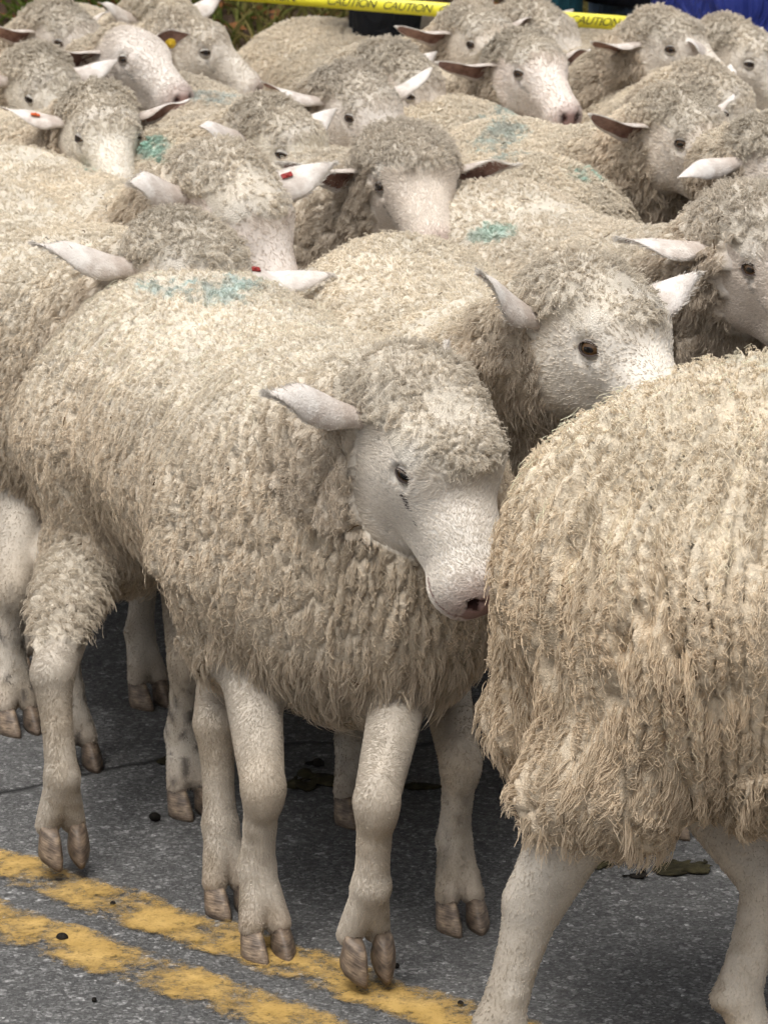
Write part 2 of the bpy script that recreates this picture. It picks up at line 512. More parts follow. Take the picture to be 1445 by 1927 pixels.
def prep_sheep(cfg, seed):
    """shape and hair of one sheep as arrays (runs in a thread); returns a function that links the objects"""
    rng = np.random.RandomState(seed)
    S = cfg.get('scale', 1.0)
    psi = R(cfg['psi']); ca, sa = math.cos(psi), math.sin(psi)
    yaw, pit, rol = R(cfg['yaw']), R(cfg['pitch']), R(cfg.get('roll', 0))
    hw = cfg['head_at']                                        # world position of the head's origin
    off, lat = cfg.get('off', .56) * S, cfg.get('lat', 0.0)
    base = np.array((hw[0] - off * ca + lat * sa, hw[1] - off * sa - lat * ca, 0.0))
    Wr = np.array(((ca, -sa, 0), (sa, ca, 0), (0, 0, 1)))       # local -> world
    hl = Wr.T @ (hw - base)                                     # head origin, local
    HR = Wr.T @ rotm(yaw, pit, rol); HS = cfg.get('hs', 1.0)
    toH = lambda p: ((p - hl.astype(np.float32)) @ HR.astype(np.float32)) / HS
    fromH = lambda q: hl + HS * (HR @ np.array(q))
    fat, tall, ln = cfg.get('fat', 1.0), cfg.get('tall', 1.0), cfg.get('long', 1.0)
    Z = lambda z: z * tall * S
    slo, zo = cfg.get('slope', 0.0), cfg.get('zoff', 0.0)
    X = lambda x: x * ln * S
    Y = lambda y: y * fat * S
    body = [(ell((X(-.02), 0, Z(.505) + zo), (X(.40), Y(.190), Z(.185))), 0),
            (ell((X(-.27), 0, Z(.525) - .27 * slo + zo), (X(.20), Y(.178), Z(.175))), .08),
            (ell((X(.24), 0, Z(.495) + .24 * slo + zo), (X(.20), Y(.178), Z(.20))), .08),
            (ell((X(.31), 0, Z(.43) + .31 * slo + zo - cfg.get('deep', 0)), (X(.15), Y(.13), Z(.135))), .08)]
    for y in (-1, 1):
        body.append((cap((X(-.26), Y(y * .105), Z(.46)), (X(-.25), Y(y * .125), Z(.36)), .11 * S, .075 * S), .07))
        body.append((cap((X(-.33), Y(y * .098), Z(.47) + zo), (X(cfg.get('hipx', -.375)), Y(y * .105), Z(.325) + zo * .5), .112 * S, cfg.get('gig', .050) * S), .06))
        body.append((cap((X(.22), Y(y * .11), Z(.43)), (X(.215), Y(y * .115), Z(.345)), .09 * S, .062 * S), .05))
    nk0 = np.array((X(.24), 0, Z(cfg.get('nkz', .50)))); nk1 = fromH((-.078, 0, -.046)); mid = nk0 * .45 + nk1 * .55 + np.array((.0, 0, .0))
    th0 = np.array((X(.30), 0, Z(.45))); th1 = fromH((-.060, 0, -.062))
    neck = [(cap(nk0, mid, .150 * S, .100 * S), 0), (cap(mid, nk1, .100 * S, .068 * HS), .04), (cap(th0, th1, .12 * S, .062 * HS), .07)]
    hp, hwool = head_prims(HS, cfg.get('crown', 1.0), cfg.get('fore', 1.06))
    r2_ = np.random.RandomState(seed + 500)
    mzl, mzw = (1.0, 1.0) if seed == 1 else (r2_.uniform(.92, 1.08), r2_.uniform(.93, 1.06))
    ftint = np.array((1, 1, 1)) if seed == 1 else r2_.uniform(.90, 1.03) * np.array((1, r2_.uniform(.965, 1.0), r2_.uniform(.93, 1.0)))
    legs, hooves = [], []
    feet = cfg.get('feet', {})
    lastz = {}
    for nm, x0, y in (('hr', -.40, -1), ('hl', -.40, 1), ('fr', .24, -1), ('fl', .24, 1)):
        st = feet.get(nm)
        lift, flex = 0.0, 0.0
        if st is None:
            fx = X(x0) + rng.uniform(-.07, .07); fy = Y(y * .105)
        else:
            g = Wr.T @ (at(st[0], st[1], z=st[2] if len(st) > 2 else 0.0) - base)
            fx, fy = g[0], g[1]; lift = g[2]; flex = st[3] if len(st) > 3 else 0.0
        F0 = np.array((fx, fy, lift))
        hind = nm[0] == 'h'
        swing = .55 * (fx - X(x0)) if st is not None and cfg.get('swing') else 0.0
        lk = cfg.get('legk', 1.0)
        cor = F0 + np.array((-.010, 0, .036)); fet = F0 + np.array((-.034 + .060 * flex, 0, .100))
        if hind:
            hock = F0 + np.array((cfg.get('hockx', -.045) + .03 * flex, 0, .225 * S))
            top = np.array((X(cfg.get('legx', -.365)) + (swing if abs(swing) > .08 else 0), Y(y * .11), Z(.35)))
            legs.append((cap(top, hock, .046 * S, .0265 * lk), .0 if not legs else .008))
            legs.append((cap(hock, hock * .5 + fet * .5, .0250 * lk, .0180 * lk), .006))
            legs.append((cap(hock * .5 + fet * .5, fet, .0180 * lk, .0198 * lk), .005))
        else:
            knee = F0 + np.array((-.012 + .05 * flex, 0, .205 * S))
            top = np.array((X(.215), Y(y * .115), Z(.375)))
            legs.append((cap(top, knee, .041 * S * lk, .0245 * lk), .0 if not legs else .008))
            legs.append((ell(knee + np.array((.003, 0, -.004)), (.0240, .0245, .038)), .006))
            legs.append((cap(knee, knee * .5 + fet * .5, .0232 * lk, .0182 * lk), .006))
            legs.append((cap(knee * .5 + fet * .5, fet, .0182 * lk, .0200 * lk), .005))
        legs.append((ell(fet, (.0208, .0212, .025)), .006))
        for s_ in (-1, 1):
            legs.append((cap(fet, cor + np.array((0, s_ * .0165, 0)), .0190 * lk, .0150 * lk), .006))
        legs.append((ell(fet + np.array((-.021, .0, -.006)), (.009, .017, .009)), .008))
        hooves.append((F0, flex))
    eyes = [np.array((.034, y * .0462, .021)) for y in (-1, 1)]

    HRf = HR.astype(np.float32)
    nos = [ell((.176, y * .017, -.026), (.014, .007, .006)) for y in (-1, 1)]
    soc = [ell(e * np.array((1, 1.14, 1)), (.0138, .0138, .0138)) for e in eyes]
    def parts(p):
        x, y, z = comp(p)
        hx, hy, hz = x - np.float32(hl[0]), y - np.float32(hl[1]), z - np.float32(hl[2])
        i_ = np.float32(1 / HS)
        qx, qy, qz = [(hx * HRf[0, j] + hy * HRf[1, j] + hz * HRf[2, j]) * i_ for j in range(3)]
        db = blend(body, x, y, z)
        dn = blend(neck, x, y, z)
        # head and legs only where they can matter
        rh = np.sqrt(qx * qx + qy * qy + qz * qz)
        dh = (rh - .12) * HS; dc = dh + .05
        i = np.flatnonzero(rh < .27)
        if len(i):
            a, b, c = qx[i], qy[i], qz[i]
            a2, b2 = np.where(a > .03, .03 + (a - .03) / np.float32(mzl), a), np.where(a > .05, b / np.float32(mzw), b)
            v = blend(hp, a2, b2, c)
            for f in soc: v = smax(v, -f(a, b, c), .006)
            for f in nos: v = smax(v, -f(a2, b2, c), .003)
            dh[i] = v * HS
            dc[i] = blend(hwool, a, b, c) * HS if hwool else 9.0
        dl = np.maximum(z - np.float32(Z(.40)), 0) + .05
        i = np.flatnonzero(z < Z(.47))
        if len(i): dl[i] = blend(legs, x[i], y[i], z[i])
        return db, dn, dh, dc, dl
    def total(p):
        db, dn, dh, dc, dl = parts(p)
        d = smin(smin(db, dn, .09), dl, .028)
        return smin(smin(d, dh, .018), dc, .022)

    allx = [X(-.52), X(.50), hl[0] - .2, hl[0] + .26]; ally = [Y(-.26), Y(.26), hl[1] - .26, hl[1] + .26] + [h_[0][1] - .1 for h_ in hooves] + [h_[0][1] + .1 for h_ in hooves]
    vox = cfg.get('vox', .010)
    V, F, Nn = polygonise(total, (min(allx) - .05 if not feet else min(allx + [h_[0][0] - .12 for h_ in hooves]) - .05, min(ally), -.01),
                          (max(allx + [h_[0][0] + .1 for h_ in hooves]), max(ally), max(hl[2] + .2, Z(.76))), vox)

    # ---- what grows where
    speck = cfg.get('speckle', 0.0)
    tint = np.array(cfg.get('tint', (1, 1, 1)))
    zleg = Z(.335)
    def classify(p, lead=False):
        """zone: 0 body wool, 1 neck wool, 2 crown wool, 3 face hair, 4 leg hair, 5 bare nose"""
        db, dn, dh, dc, dl = parts(p)
        q = toH(p)
        z = np.where(dn < db, 1, 0)
        z = np.where((dl < db + .004) & (dl < dn), 4, z)
        z = np.where((z == 4) & (p[:, 2] > np.where(p[:, 0] < 0, Z(.285), Z(.37))), 0, z)
        dw = np.minimum(np.minimum(db, dn), dc)
        hd = dh < dw + .002
        z = np.where((dc < dh) & (dc < np.minimum(db, dn)), 2, z)
        z = np.where(hd, 3, z)
        # woolly sides of the head behind the cheek
        z = np.where(hd & (q[:, 0] < -.050 + .004 * np.sin(q[:, 2] * 260)), 1, z)
        wfc = cfg.get('woolface', 0)
        if wfc: z = np.where(hd & (z == 3) & (q[:, 0] < .012 * wfc + .01 * np.sin(q[:, 2] * 150)) & (np.abs(q[:, 1]) > .02), 1, z)
        if cfg.get('crown', 1.0) > 0:
            z = np.where(hd & (z == 3) & (q[:, 2] > .040 + .006 * np.sin(q[:, 1] * 230)) & (q[:, 0] < .044 * cfg.get('fore', 1.06)), 2, z)
        z = np.where(hd & ((((q - np.array((.182, 0, -.04), np.float32)) / np.array((.022, .026, .03), np.float32)) ** 2).sum(-1) < 1), 5, z)
        if lead: return z, q, np.where(z == 2, np.maximum(dh - dc, .05 * HS * (q[:, 2] - .046)), np.where(z == 3, np.minimum(dw - dh, .1), np.clip(dl, 0, .1)))
        return z, q
    def colour(p, z, q, n, ld=None):
        w = base + p @ Wr.T
        nz = noise(p, 22, 11 + seed)[:, None]; nf = noise(p, 95, 12)[:, None]
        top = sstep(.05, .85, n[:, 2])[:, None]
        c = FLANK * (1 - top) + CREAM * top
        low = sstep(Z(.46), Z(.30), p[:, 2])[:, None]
        c = c * (1 - .45 * low) + DIRT_SHADE * .92 * .45 * low  # low wool: some dirt, deepened as painted shade where thigh relief lacks occlusion
        c = c * (1 + .07 * nz + .05 * nf)
        ck = DIRT_SHADE
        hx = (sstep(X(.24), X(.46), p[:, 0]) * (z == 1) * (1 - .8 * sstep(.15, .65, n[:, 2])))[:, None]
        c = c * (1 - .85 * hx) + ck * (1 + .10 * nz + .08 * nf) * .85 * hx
        cc = CROWN * (1 + .10 * nz + .08 * nf)
        fc = FACE * (1 + .03 * nz)
        if ld is not None:
            e = np.maximum(sstep(.0, .005, ld + .002 * nf[:, 0]), sstep(.026, .010, q[:, 0]) * sstep(.030, .042, q[:, 2]))[:, None]
            cc = cc * (.6 + .4 * e) + FACE * .96 * (.4 - .4 * e)
        c = np.where((z == 2)[:, None], cc, c)
        back = sstep(.03, -.06, q[:, 0] + .01 * nf[:, 0])[:, None]
        if ld is not None: back = np.maximum(back, sstep(.014, .0, ld)[:, None])
        fc = fc * (1 - .45 * back) + CROWN * 1.05 * .45 * back
        tear = ((q[:, 0] - .055) / .022) ** 2 + ((q[:, 2] - .002 + (q[:, 0] - .05) * .8) / .0035) ** 2 < 1
        fc = np.where((tear & (noise(p, 300, 5) > -.25))[:, None] & (q[:, 0] > .04)[:, None], np.array((.10, .075, .07)) if cfg.get('tear', 0) else FACE * .62, fc)
        mouth = (np.abs(q[:, 2] + .0565) < .0017) & (q[:, 0] > .118)
        fc = np.where(mouth[:, None], np.array((.36, .25, .22)), fc)
        pk = sstep(.062, .012, np.sqrt(((q - np.array((.178, 0, -.036), np.float32)) ** 2).sum(-1)))[:, None]
        fc = fc * (1 - .7 * pk) + NOSE * .7 * pk
        c = np.where((z == 3)[:, None], fc * ftint, c)
        lc = LEGC * (1 + .06 * nz)
        kn = np.exp(-((p[:, 2] - .205) / .045) ** 2)[:, None] * (p[:, 0] > 0)[:, None]
        lc = lc * (1 - .35 * kn) + np.array((.36, .27, .17)) * .35 * kn
        ho = sstep(.085, .035, p[:, 2])[:, None]
        lc = lc * (1 - .35 * ho) + np.array((.32, .22, .14)) * .35 * ho
        mud = (sstep(.1, .9, noise(p * np.array((1, 1, .5)), 60, 33) + .5 * noise(p, 190, 34)) * sstep(.30, .08, p[:, 2]) * .5)[:, None]
        lc = lc * (1 - mud) + np.array((.27, .215, .15)) * mud
        if speck:
            sp = sstep(.45, .75, noise(p * np.array((1, 1, .6)), 430, 31)) * sstep(.26, .12, p[:, 2]) * speck * .8
            lc = lc * (1 - sp[:, None]) + np.array((.07, .06, .055)) * sp[:, None]
        c = np.where((z == 4)[:, None], lc, c)
        c = np.where((z == 5)[:, None], NOSE * .8, c)
        nost = (np.abs(np.abs(q[:, 1]) - .017) < .0065) & (np.abs(q[:, 2] + .026) < .0075) & (q[:, 0] > .160)
        c = np.where((nost & (z != 0))[:, None], np.array((.05, .025, .022)), c)
        c = c * np.where((z < 3)[:, None], tint, 1.0)
        wool = (z < 2) | (z == 2)
        mx, my = to_px(w)
        for px, py, rx, ry, st, mcol, tl in MARKS:
            dx_, dy_ = (mx - px), (my - py) - tl * (mx - px)
            e = (dx_ / rx) ** 2 + (dy_ / ry) ** 2
            i = np.flatnonzero((e < 2.4) & wool & (z != 2) & (n[:, 2] > .25) & (p[:, 2] > Z(.55)))
            if not len(i): continue
            k = np.clip(.95 - e[i] + .9 * noise(w[i], 70, 21) + .9 * noise(w[i], 210, 22), 0, 1) * st * .52
            c[i] = c[i] * (1 - k[:, None]) + mcol * (1 + .45 * noise(w[i], 160, 23)[:, None]) * k[:, None]
        return c.clip(.004, .95)
    # ---- relief of the fleece: staples as cells, elongated on the flanks, rounder along the back
    pu, pv, pt = cfg.get('cell', (.0090, .024, .0100)); fh = cfg.get('foldh', .0065)
    def relief(P, N, z, q, lead):
        """height above the skin, pull towards the staple's tip (3-D), random per staple"""
        top = sstep(.55, .93, N[:, 2])
        x0, x1 = X(-.22), X(.20)
        ay = np.abs(P[:, 1]) + 1e-4
        u = np.clip(P[:, 0], x0, x1) - .19 * np.arctan2(np.maximum(0, x0 - P[:, 0]), ay) + .19 * np.arctan2(np.maximum(0, P[:, 0] - x1), ay)
        nk = (z == 1) * sstep(.34, .16, np.linalg.norm(P - hl, axis=1))
        wz = P[:, 2] + .012 * noise(P, 30, 71 + seed)
        wu = u + .010 * noise(P, 14, 72 + seed) + .0018 * noise(P, 75, 73 + seed)
        k_ = 1 / (1 + .45 * nk)
        g, oa, ob, r = cells(wu / pu * k_ + 40 * (P[:, 1] > 0), wz / pv * k_, seed)
        g2, oa2, ob2, r2 = cells((P[:, 0] + .006 * noise(P, 60, 74)) / pt, (P[:, 1] + .006 * noise(P, 60, 75)) / pt + 90, seed + 3)
        gs = cells(wu / pu * 2.0 * k_ + 40 * (P[:, 1] > 0), wz / (pu * 1.3) * k_, seed + 8)[0]
        gt = cells((P[:, 0] + .004 * noise(P, 90, 78)) / pt * 2.0, (P[:, 1] + .004 * noise(P, 90, 79)) / pt * 2.0 + 50, seed + 9)[0]
        eu = unit(np.stack((-N[:, 1], N[:, 0], np.zeros(len(P))), 1)) * -np.sign(P[:, 1:2])
        h1 = (1 - np.exp(-7.0 * g)) * .85 + .22 * (1 - np.exp(-4 * gs)); h2 = (1 - np.exp(-6.0 * g2)) * .75 + .35 * (1 - np.exp(-4 * gt))
        big = .5 + .5 * np.sin(wu / (pu * 3.3) * 6.28 + 1.5 * noise(P, 12, 76))
        h1 = h1 * (.65 + .35 * r) + .30 * big
        hh = fh * (h1 * (1 - top) * (1 + .6 * nk) + h2 * (.5 + .4 * r2) * top)
        hh = hh * (1 + .35 * noise(P, 24, 57 + seed))
        pull = eu * (oa * pu / k_)[:, None] * (1 - top)[:, None] + np.array((0, 0, 1.0)) * (ob * pv * .35)[:, None] * (1 - top)[:, None]
        pull = pull + (np.array((1.0, 0, 0)) * (oa2 * pt)[:, None] + np.array((0, 1.0, 0)) * (ob2 * pt)[:, None]) * top[:, None]
        rid = np.where(top > .5, r2, r)
        c = z == 2
        if c.any():
            pc = .0100
            g, oa, ob, r = cells(q[c, 0] / pc + .6 * noise(P[c], 90, 77), (q[c, 1] + .5 * q[c, 2] * np.sign(q[c, 1])) / pc, seed + 5)
            hh[c] = .0090 * (1 - np.exp(-5 * g)) * (.6 + .5 * r) * np.clip(lead[c] / .007, .25, 1)
            pull[c] = (HR[:, 0] * (oa * pc)[:, None] + HR[:, 1] * (ob * pc)[:, None]); rid[c] = r
        hh = np.where(z == 0, hh * (.2 + .8 * np.maximum(sstep(.0, .04, lead), sstep(Z(.275), Z(.315), P[:, 2]))), hh)
        under = sstep(.0, -.4, N[:, 2])
        return np.maximum(hh * (1 - .5 * under), 0) * (z < 3), pull, rid
    zv, qv, lv_ = classify(V, True)
    zf = zv[F].min(1); zx = zv[F].max(1)
    Fw, Fs = F[zf < 3], F[(zx >= 3) & (zx < 5)]
    V0, N0 = V, Nn
    VB, FB, NBn = V, F, Nn
    pin = np.zeros(len(V), bool)
    if cfg.get('sub', 0):                              # finer mesh only where wool grows; its rim stays on the skin
        wf = zf < 3; rest = F[~wf]
        VB, F1, NBn = subdivide(V, F[wf], Nn)
        pin = np.zeros(len(VB), bool); pin[rest.ravel()] = True
        e_ = np.stack((F1, np.roll(F1, -1, 1)), -1).reshape(-1, 2); e_.sort(1)
        kk, cn_ = np.unique(e_[:, 0] * np.int64(len(VB)) + e_[:, 1], return_counts=True)
        kk = kk[cn_ == 1]; pin[kk // len(VB)] = True; pin[kk % len(VB)] = True
        FB = np.concatenate((F1, rest))
    zb, qb, lb = (zv, qv, lv_) if VB is V else classify(VB, True)
    hb, _, rb = relief(VB, NBn, zb, qb, lb)
    hb = np.where(pin, 0, hb)
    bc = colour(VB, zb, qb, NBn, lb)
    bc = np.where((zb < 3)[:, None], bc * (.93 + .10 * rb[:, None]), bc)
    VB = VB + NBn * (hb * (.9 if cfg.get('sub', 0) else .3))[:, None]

    # ---- fleece: short curled fibres drawn together at the tip of each staple
    sp0 = cfg.get('lock', .0055); ns = cfg.get('strands', 3); rad0 = cfg.get('rad', .0006); K = 4
    zmin = cfg.get('zmin', None)
    if zmin is not None:
        hz_ = V[Fw[:, 0], 2]; Fw = Fw[(hz_ > zmin) | (rng.uniform(size=len(Fw)) < .25)]
    ln0 = cfg.get('wool', .0065); acc = []
    for crown in (False, True):
        Fz = Fw[(zv[Fw] == 2).any(1)] if crown else Fw[(zv[Fw] < 2).any(1)]
        if not len(Fz): continue
        sp = sp0 * (.85 if crown else 1.0); rad = rad0 * (.85 if crown else 1.0)
        _, _, area = sample(V, Fz, Nn, 10, rng)
        P, N, _ = sample(V, Fz, Nn, int(area / sp ** 2 * 1.15), rng)
        z, q, ld = classify(P, True)
        k = (z == 2) if crown else (z < 2)
        P, N, z, q, ld = P[k], N[k], z[k], q[k], ld[k]
        n = len(P)
        if not n: continue
        hgt, pull, rid = relief(P, N, z, q, ld)
        if cfg.get('sub', 0):                          # few fibres rise from the clefts between staples
            k = rng.uniform(size=n) < .12 + .88 * sstep(.30, .75, hgt / (fh if not crown else .005))
            k |= (N[:, 2] < -.3) | ((z == 0) & (P[:, 2] < Z(.44)) & (P[:, 0] < X(-.2)) & (rng.uniform(size=n) < .75))
            P, N, z, q, ld, hgt, pull, rid = P[k], N[k], z[k], q[k], ld[k], hgt[k], pull[k], rid[k]
            n = len(P)
        top = sstep(.35, .85, N[:, 2]); under = sstep(-.25, -.6, N[:, 2])
        low = sstep(Z(.37), Z(.32), P[:, 2]) * (z == 0)
        rear = sstep(X(-.28), X(-.40), P[:, 0]) * sstep(Z(.45), Z(.35), P[:, 2])
        brisk = sstep(X(.20), X(.34), P[:, 0]) * sstep(Z(.40), Z(.34), P[:, 2])
        ruff = (z == 1) * sstep(.30, .16, np.linalg.norm(P - hl, axis=1))
        fl = np.stack((-.20 + .25 * noise(P, 12, 41 + seed) + .5 * (rid - .5), np.sign(P[:, 1]) * .35 * top, -1.0 + 0 * top), 1)
        if crown: fl = np.stack((.5 + .8 * (rid - .5), .8 * np.sign(q[:, 1]) * np.minimum(1, np.abs(q[:, 1]) * 25), -.2 + noise(P, 60, 45)), 1) @ HR.T
        fl = fl + (.25 + .5 * top[:, None] + .4 * crown) * np.stack((noise(P, 150, 46), noise(P, 150, 47), noise(P, 150, 48)), 1)
        fl = fl + (.22 + .35 * top[:, None] + .2 * crown) * rng.normal(size=(n, 3))
        t = unit(fl - (fl * N).sum(1, keepdims=True) * N); b = np.cross(N, t)
        fringe = np.maximum(np.maximum(under * cfg.get('hem', 1.0), low * cfg.get('hem', 1.0) * .8), np.maximum(rear * cfg.get('shag', .5), brisk * cfg.get('brisk', .9)))
        lg = np.maximum(sstep(.0, .035, ld), sstep(Z(.275), Z(.315), P[:, 2])); fringe = fringe * (.15 + .85 * lg)
        L = ln0 * (.65 + .35 * lg) * (1 - .10 * top + .4 * ruff) + .017 * fringe
        if crown: L = cfg.get('crownl', .0095) * (.5 + .5 * np.clip(ld / .008, 0, 1))
        L = (L * (1 + .25 * rng.normal(size=n))).clip(.003, .05)
        lift = (.30 + .10 * top + (.10 if crown else 0) - .05 * fringe) * (1 + .3 * rng.normal(size=n)).clip(.4, 1.6)
        fr = rng.uniform(.5, 1.3, n); ph2 = rng.uniform(0, 6.28, n)
        amp = cfg.get('curl', 1.0) * .0016 * rng.uniform(.3, 1.2, n)
        s = np.linspace(0, 1, K)[None, :, None]
        Lc, lf = L[:, None, None], lift[:, None, None]
        root_ = P + N * (hgt - .003)[:, None]
        axis = N[:, None] * (.003 * np.minimum(1, s * 3) + Lc * lf * np.sin(s * 2.0)) + t[:, None] * (Lc * (1.1 - lf) * s ** 1.3)
        an = 2 * math.pi * fr[:, None, None] * s + ph2[:, None, None]
        axis = axis + amp[:, None, None] * s ** .6 * (b[:, None] * np.cos(an) + (N[:, None] * .6 + t[:, None] * .6) * np.sin(an))
        axis = axis + pull[:, None] * (.55 * s ** .8)
        offs = (t[:, None] * rng.normal(size=(n, ns, 1)) + b[:, None] * rng.normal(size=(n, ns, 1))) * sp * .42
        lenf = rng.uniform(.65, 1.1, (n, ns, 1, 1))
        pts = root_[:, None, None] + axis[:, None] * lenf + offs[:, :, None] * (1 - .45 * s)[None] + rng.normal(size=(n, ns, K, 3)) * .0006 * s[None]
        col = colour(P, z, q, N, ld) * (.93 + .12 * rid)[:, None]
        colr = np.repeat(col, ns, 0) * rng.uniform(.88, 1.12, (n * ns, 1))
        rk = rad * np.array((1.0, 1.0, .9, .35)) * rng.uniform(.7, 1.3, (n * ns, 1))
        acc.append((pts.reshape(n * ns, K, 3).astype(np.float32), rk, colr.clip(.004, .95)))
        nb_ = cfg.get('bits', 50)
        if nb_ and not crown:                          # seeds and straw caught in the wool
            j = rng.choice(n, min(nb_, n), replace=False); m_ = len(j)
            dd = rng.normal(size=(m_, 3)); dd = unit(dd - (dd * N[j]).sum(1, keepdims=True) * N[j] * .8)[:, None]
            ps = (P[j] + N[j] * (hgt[j] + .003)[:, None])[:, None] + dd * rng.uniform(.004, .013, (m_, 1, 1)) * s + rng.normal(size=(m_, K, 3)) * .0006
            acc.append((ps.astype(np.float32), np.full((m_, K), .0006), np.array((.10, .065, .035)) * rng.uniform(.4, 1.6, (m_, 1))))
        nst = cfg.get('stray', 0)
        if nst and not crown:                       # loose pale fibres lying along the staples
            j = rng.choice(n, min(nst, n), replace=False); m_ = len(j)
            Ls = rng.uniform(.008, .026, (m_, 1, 1)); NN = N[j][:, None]
            dn = unit(np.array((0, 0, -1.0)) - (N[j] @ np.array((0, 0, -1.0)))[:, None] * N[j])[:, None]
            f2 = rng.uniform(.5, 1.8, (m_, 1, 1)); p2 = rng.uniform(0, 6.28, (m_, 1, 1))
            bl = unit(np.cross(NN, dn))
            ps = (P[j] + N[j] * (hgt[j] + ln0 * .40)[:, None])[:, None] + dn * Ls * s + (bl * np.sin(p2 + 6.28 * f2 * s) + NN * .5 * np.cos(p2 + 5 * f2 * s)) * .003 + NN * .0015
            acc.append((ps.astype(np.float32), np.full((m_, K), rad0 * .7), (np.clip(col[j] * 1.2, 0, .82))))
    fleece = tuple(np.concatenate([a_[i_] for a_ in acc]) for i_ in range(3))

    # ---- short hair of face and legs
    nh = cfg.get('hairs', 9000)
    if cfg.get('legless'): Fs = Fs[V[Fs[:, 0], 2] > Z(.40)]
    P, N, _ = sample(V, Fs, Nn, int(nh * 1.1), rng)
    z, q, ld = classify(P, True)
    k = (z == 3) | (z == 4)
    if cfg.get('legless'): k &= (z == 3)
    for e in eyes: k &= ((q - e - np.array((.003, np.sign(e[1]) * .012, 0))) ** 2).sum(-1) > .0125 ** 2
    P, N, z, q, ld = P[k], N[k], z[k], q[k], ld[k]
    fl = np.where((z == 3)[:, None], np.array((-1.0, 0, -.25)) @ HR.T, np.array((-.15, 0, -1.0)))
    fl = fl + .35 * np.stack((noise(P, 60, 61), noise(P, 60, 62), noise(P, 60, 63)), 1)
    t = unit(fl - (fl * N).sum(1, keepdims=True) * N)
    l = (np.where(z == 3, .0048, .0036) * rng.uniform(.6, 1.3, len(P)))[:, None]
    l = l * np.where(z == 3, 1 + 1.2 * np.maximum(sstep(.02, -.05, q[:, 0]), sstep(.016, .0, ld)), 1.0)[:, None]
    pts = np.stack((P - N * .001, P + N * l * .17 + t * l * .5, P + N * l * .22 + t * l), 1)
    col = colour(P, z, q, N, ld) * rng.uniform(.88, 1.10, (len(P), 1))
    hr = cfg.get('hrad', .00035)
    short = (pts.astype(np.float32), hr * np.array((1, .9, .3)), col.clip(.004, .95))

    # ---- objects: body, fleece, eyes, ears, hooves, tags
    def finish():
        root = empty('sheep', base.tolist(), psi)
        tag(root, cfg['label'], 'sheep', 'flock of sheep walking along the road')
        mesh_obj('body', VB, FB, HIDE, root, colors=np.c_[bc, np.where(zb < 3, 1.0, .22)])
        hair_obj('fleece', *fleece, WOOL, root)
        if len(short[0]): hair_obj('short_hair', *short, WOOL, root)
        for e, y in zip(eyes, (-1, 1)):
            out = unit(np.array((.34, y * .93, .12)))
            fw = np.array((.78, 0, cfg.get('slit', .22))); sl = unit(fw - out * np.dot(fw, out))
            up = np.cross(out, sl)
            if up[2] < 0: sl, up = -sl, -up
            M = HR @ np.stack((sl, up, out), 1)
            mw = Matrix(M.tolist()).to_4x4()
            o = mesh_obj('eye', *uv_ball(.0132, 20, 14), EYE, root)
            o.matrix_local = Matrix.Translation(fromH(e)) @ mw @ Matrix.Scale(HS, 4)
            lv, lf_, lc = lid_mesh(opening=cfg.get('lid', .38) * .78)
            o2 = mesh_obj('eyelid', lv, lf_, LID, root, colors=lc * (1.0, 1.0, 1.0))
            o2.matrix_local = Matrix.Translation(fromH(e)) @ mw @ Matrix.Scale(HS, 4)
            if cfg.get('earhair', 0):
                aa = np.linspace(.6, 2.6, 14) + rng.normal(size=14) * .05
                op = cfg.get('lid', .38) * .78
                rin = 1 / np.sqrt((np.cos(aa) / .80) ** 2 + (np.sin(aa) / op) ** 2)
                p0 = np.stack((rin * np.cos(aa), rin * np.sin(aa), np.sqrt(np.maximum(0, 1 - rin ** 2))), 1) * .0160
                d_ = np.stack((.4 * np.cos(aa), .25 + 0 * aa, .9 + 0 * aa), 1); ll = rng.uniform(.004, .0065, (14, 1))
                hair_obj('eyelash', np.stack((p0, p0 + d_ * ll * .6, p0 + d_ * ll + np.array((0, -.0008, 0))), 1).astype(np.float32), np.array((.00025, .0002, .0001)), np.tile(np.array((.45, .40, .36)), (14, 1)), WOOL, o2)
        for y, key in ((-1, 'ear_r'), (1, 'ear_l')):
            ec = dict(out=1.0, fwd=-.12, up=.05, open=20, L=.135, W=.033, bend=.15, curl=.85)
            ec.update(cfg.get('ears', {})); ec.update(cfg.get(key, {}))
            if ec.get('skip'): continue
            dvec = unit(np.array((ec['fwd'], y * ec['out'], ec['up'])))
            o_ = R(ec['open'])                              # 0: opening forward, 90: opening down
            m0 = np.array((math.cos(o_), 0, -math.sin(o_))); m0 = unit(m0 - dvec * np.dot(m0, dvec))
            sd = np.cross(m0, dvec)
            M = HR @ np.stack((dvec, sd, m0), 1)
            v_, f_, mi = ear_mesh(ec['L'], ec['W'], ec['bend'], ec['curl'])
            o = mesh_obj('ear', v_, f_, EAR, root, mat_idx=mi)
            eroot = fromH((-.048, y * .050, .010))
            ML = Matrix.Translation(eroot) @ Matrix(M.tolist()).to_4x4() @ Matrix.Scale(HS, 4)
            o.matrix_local = ML
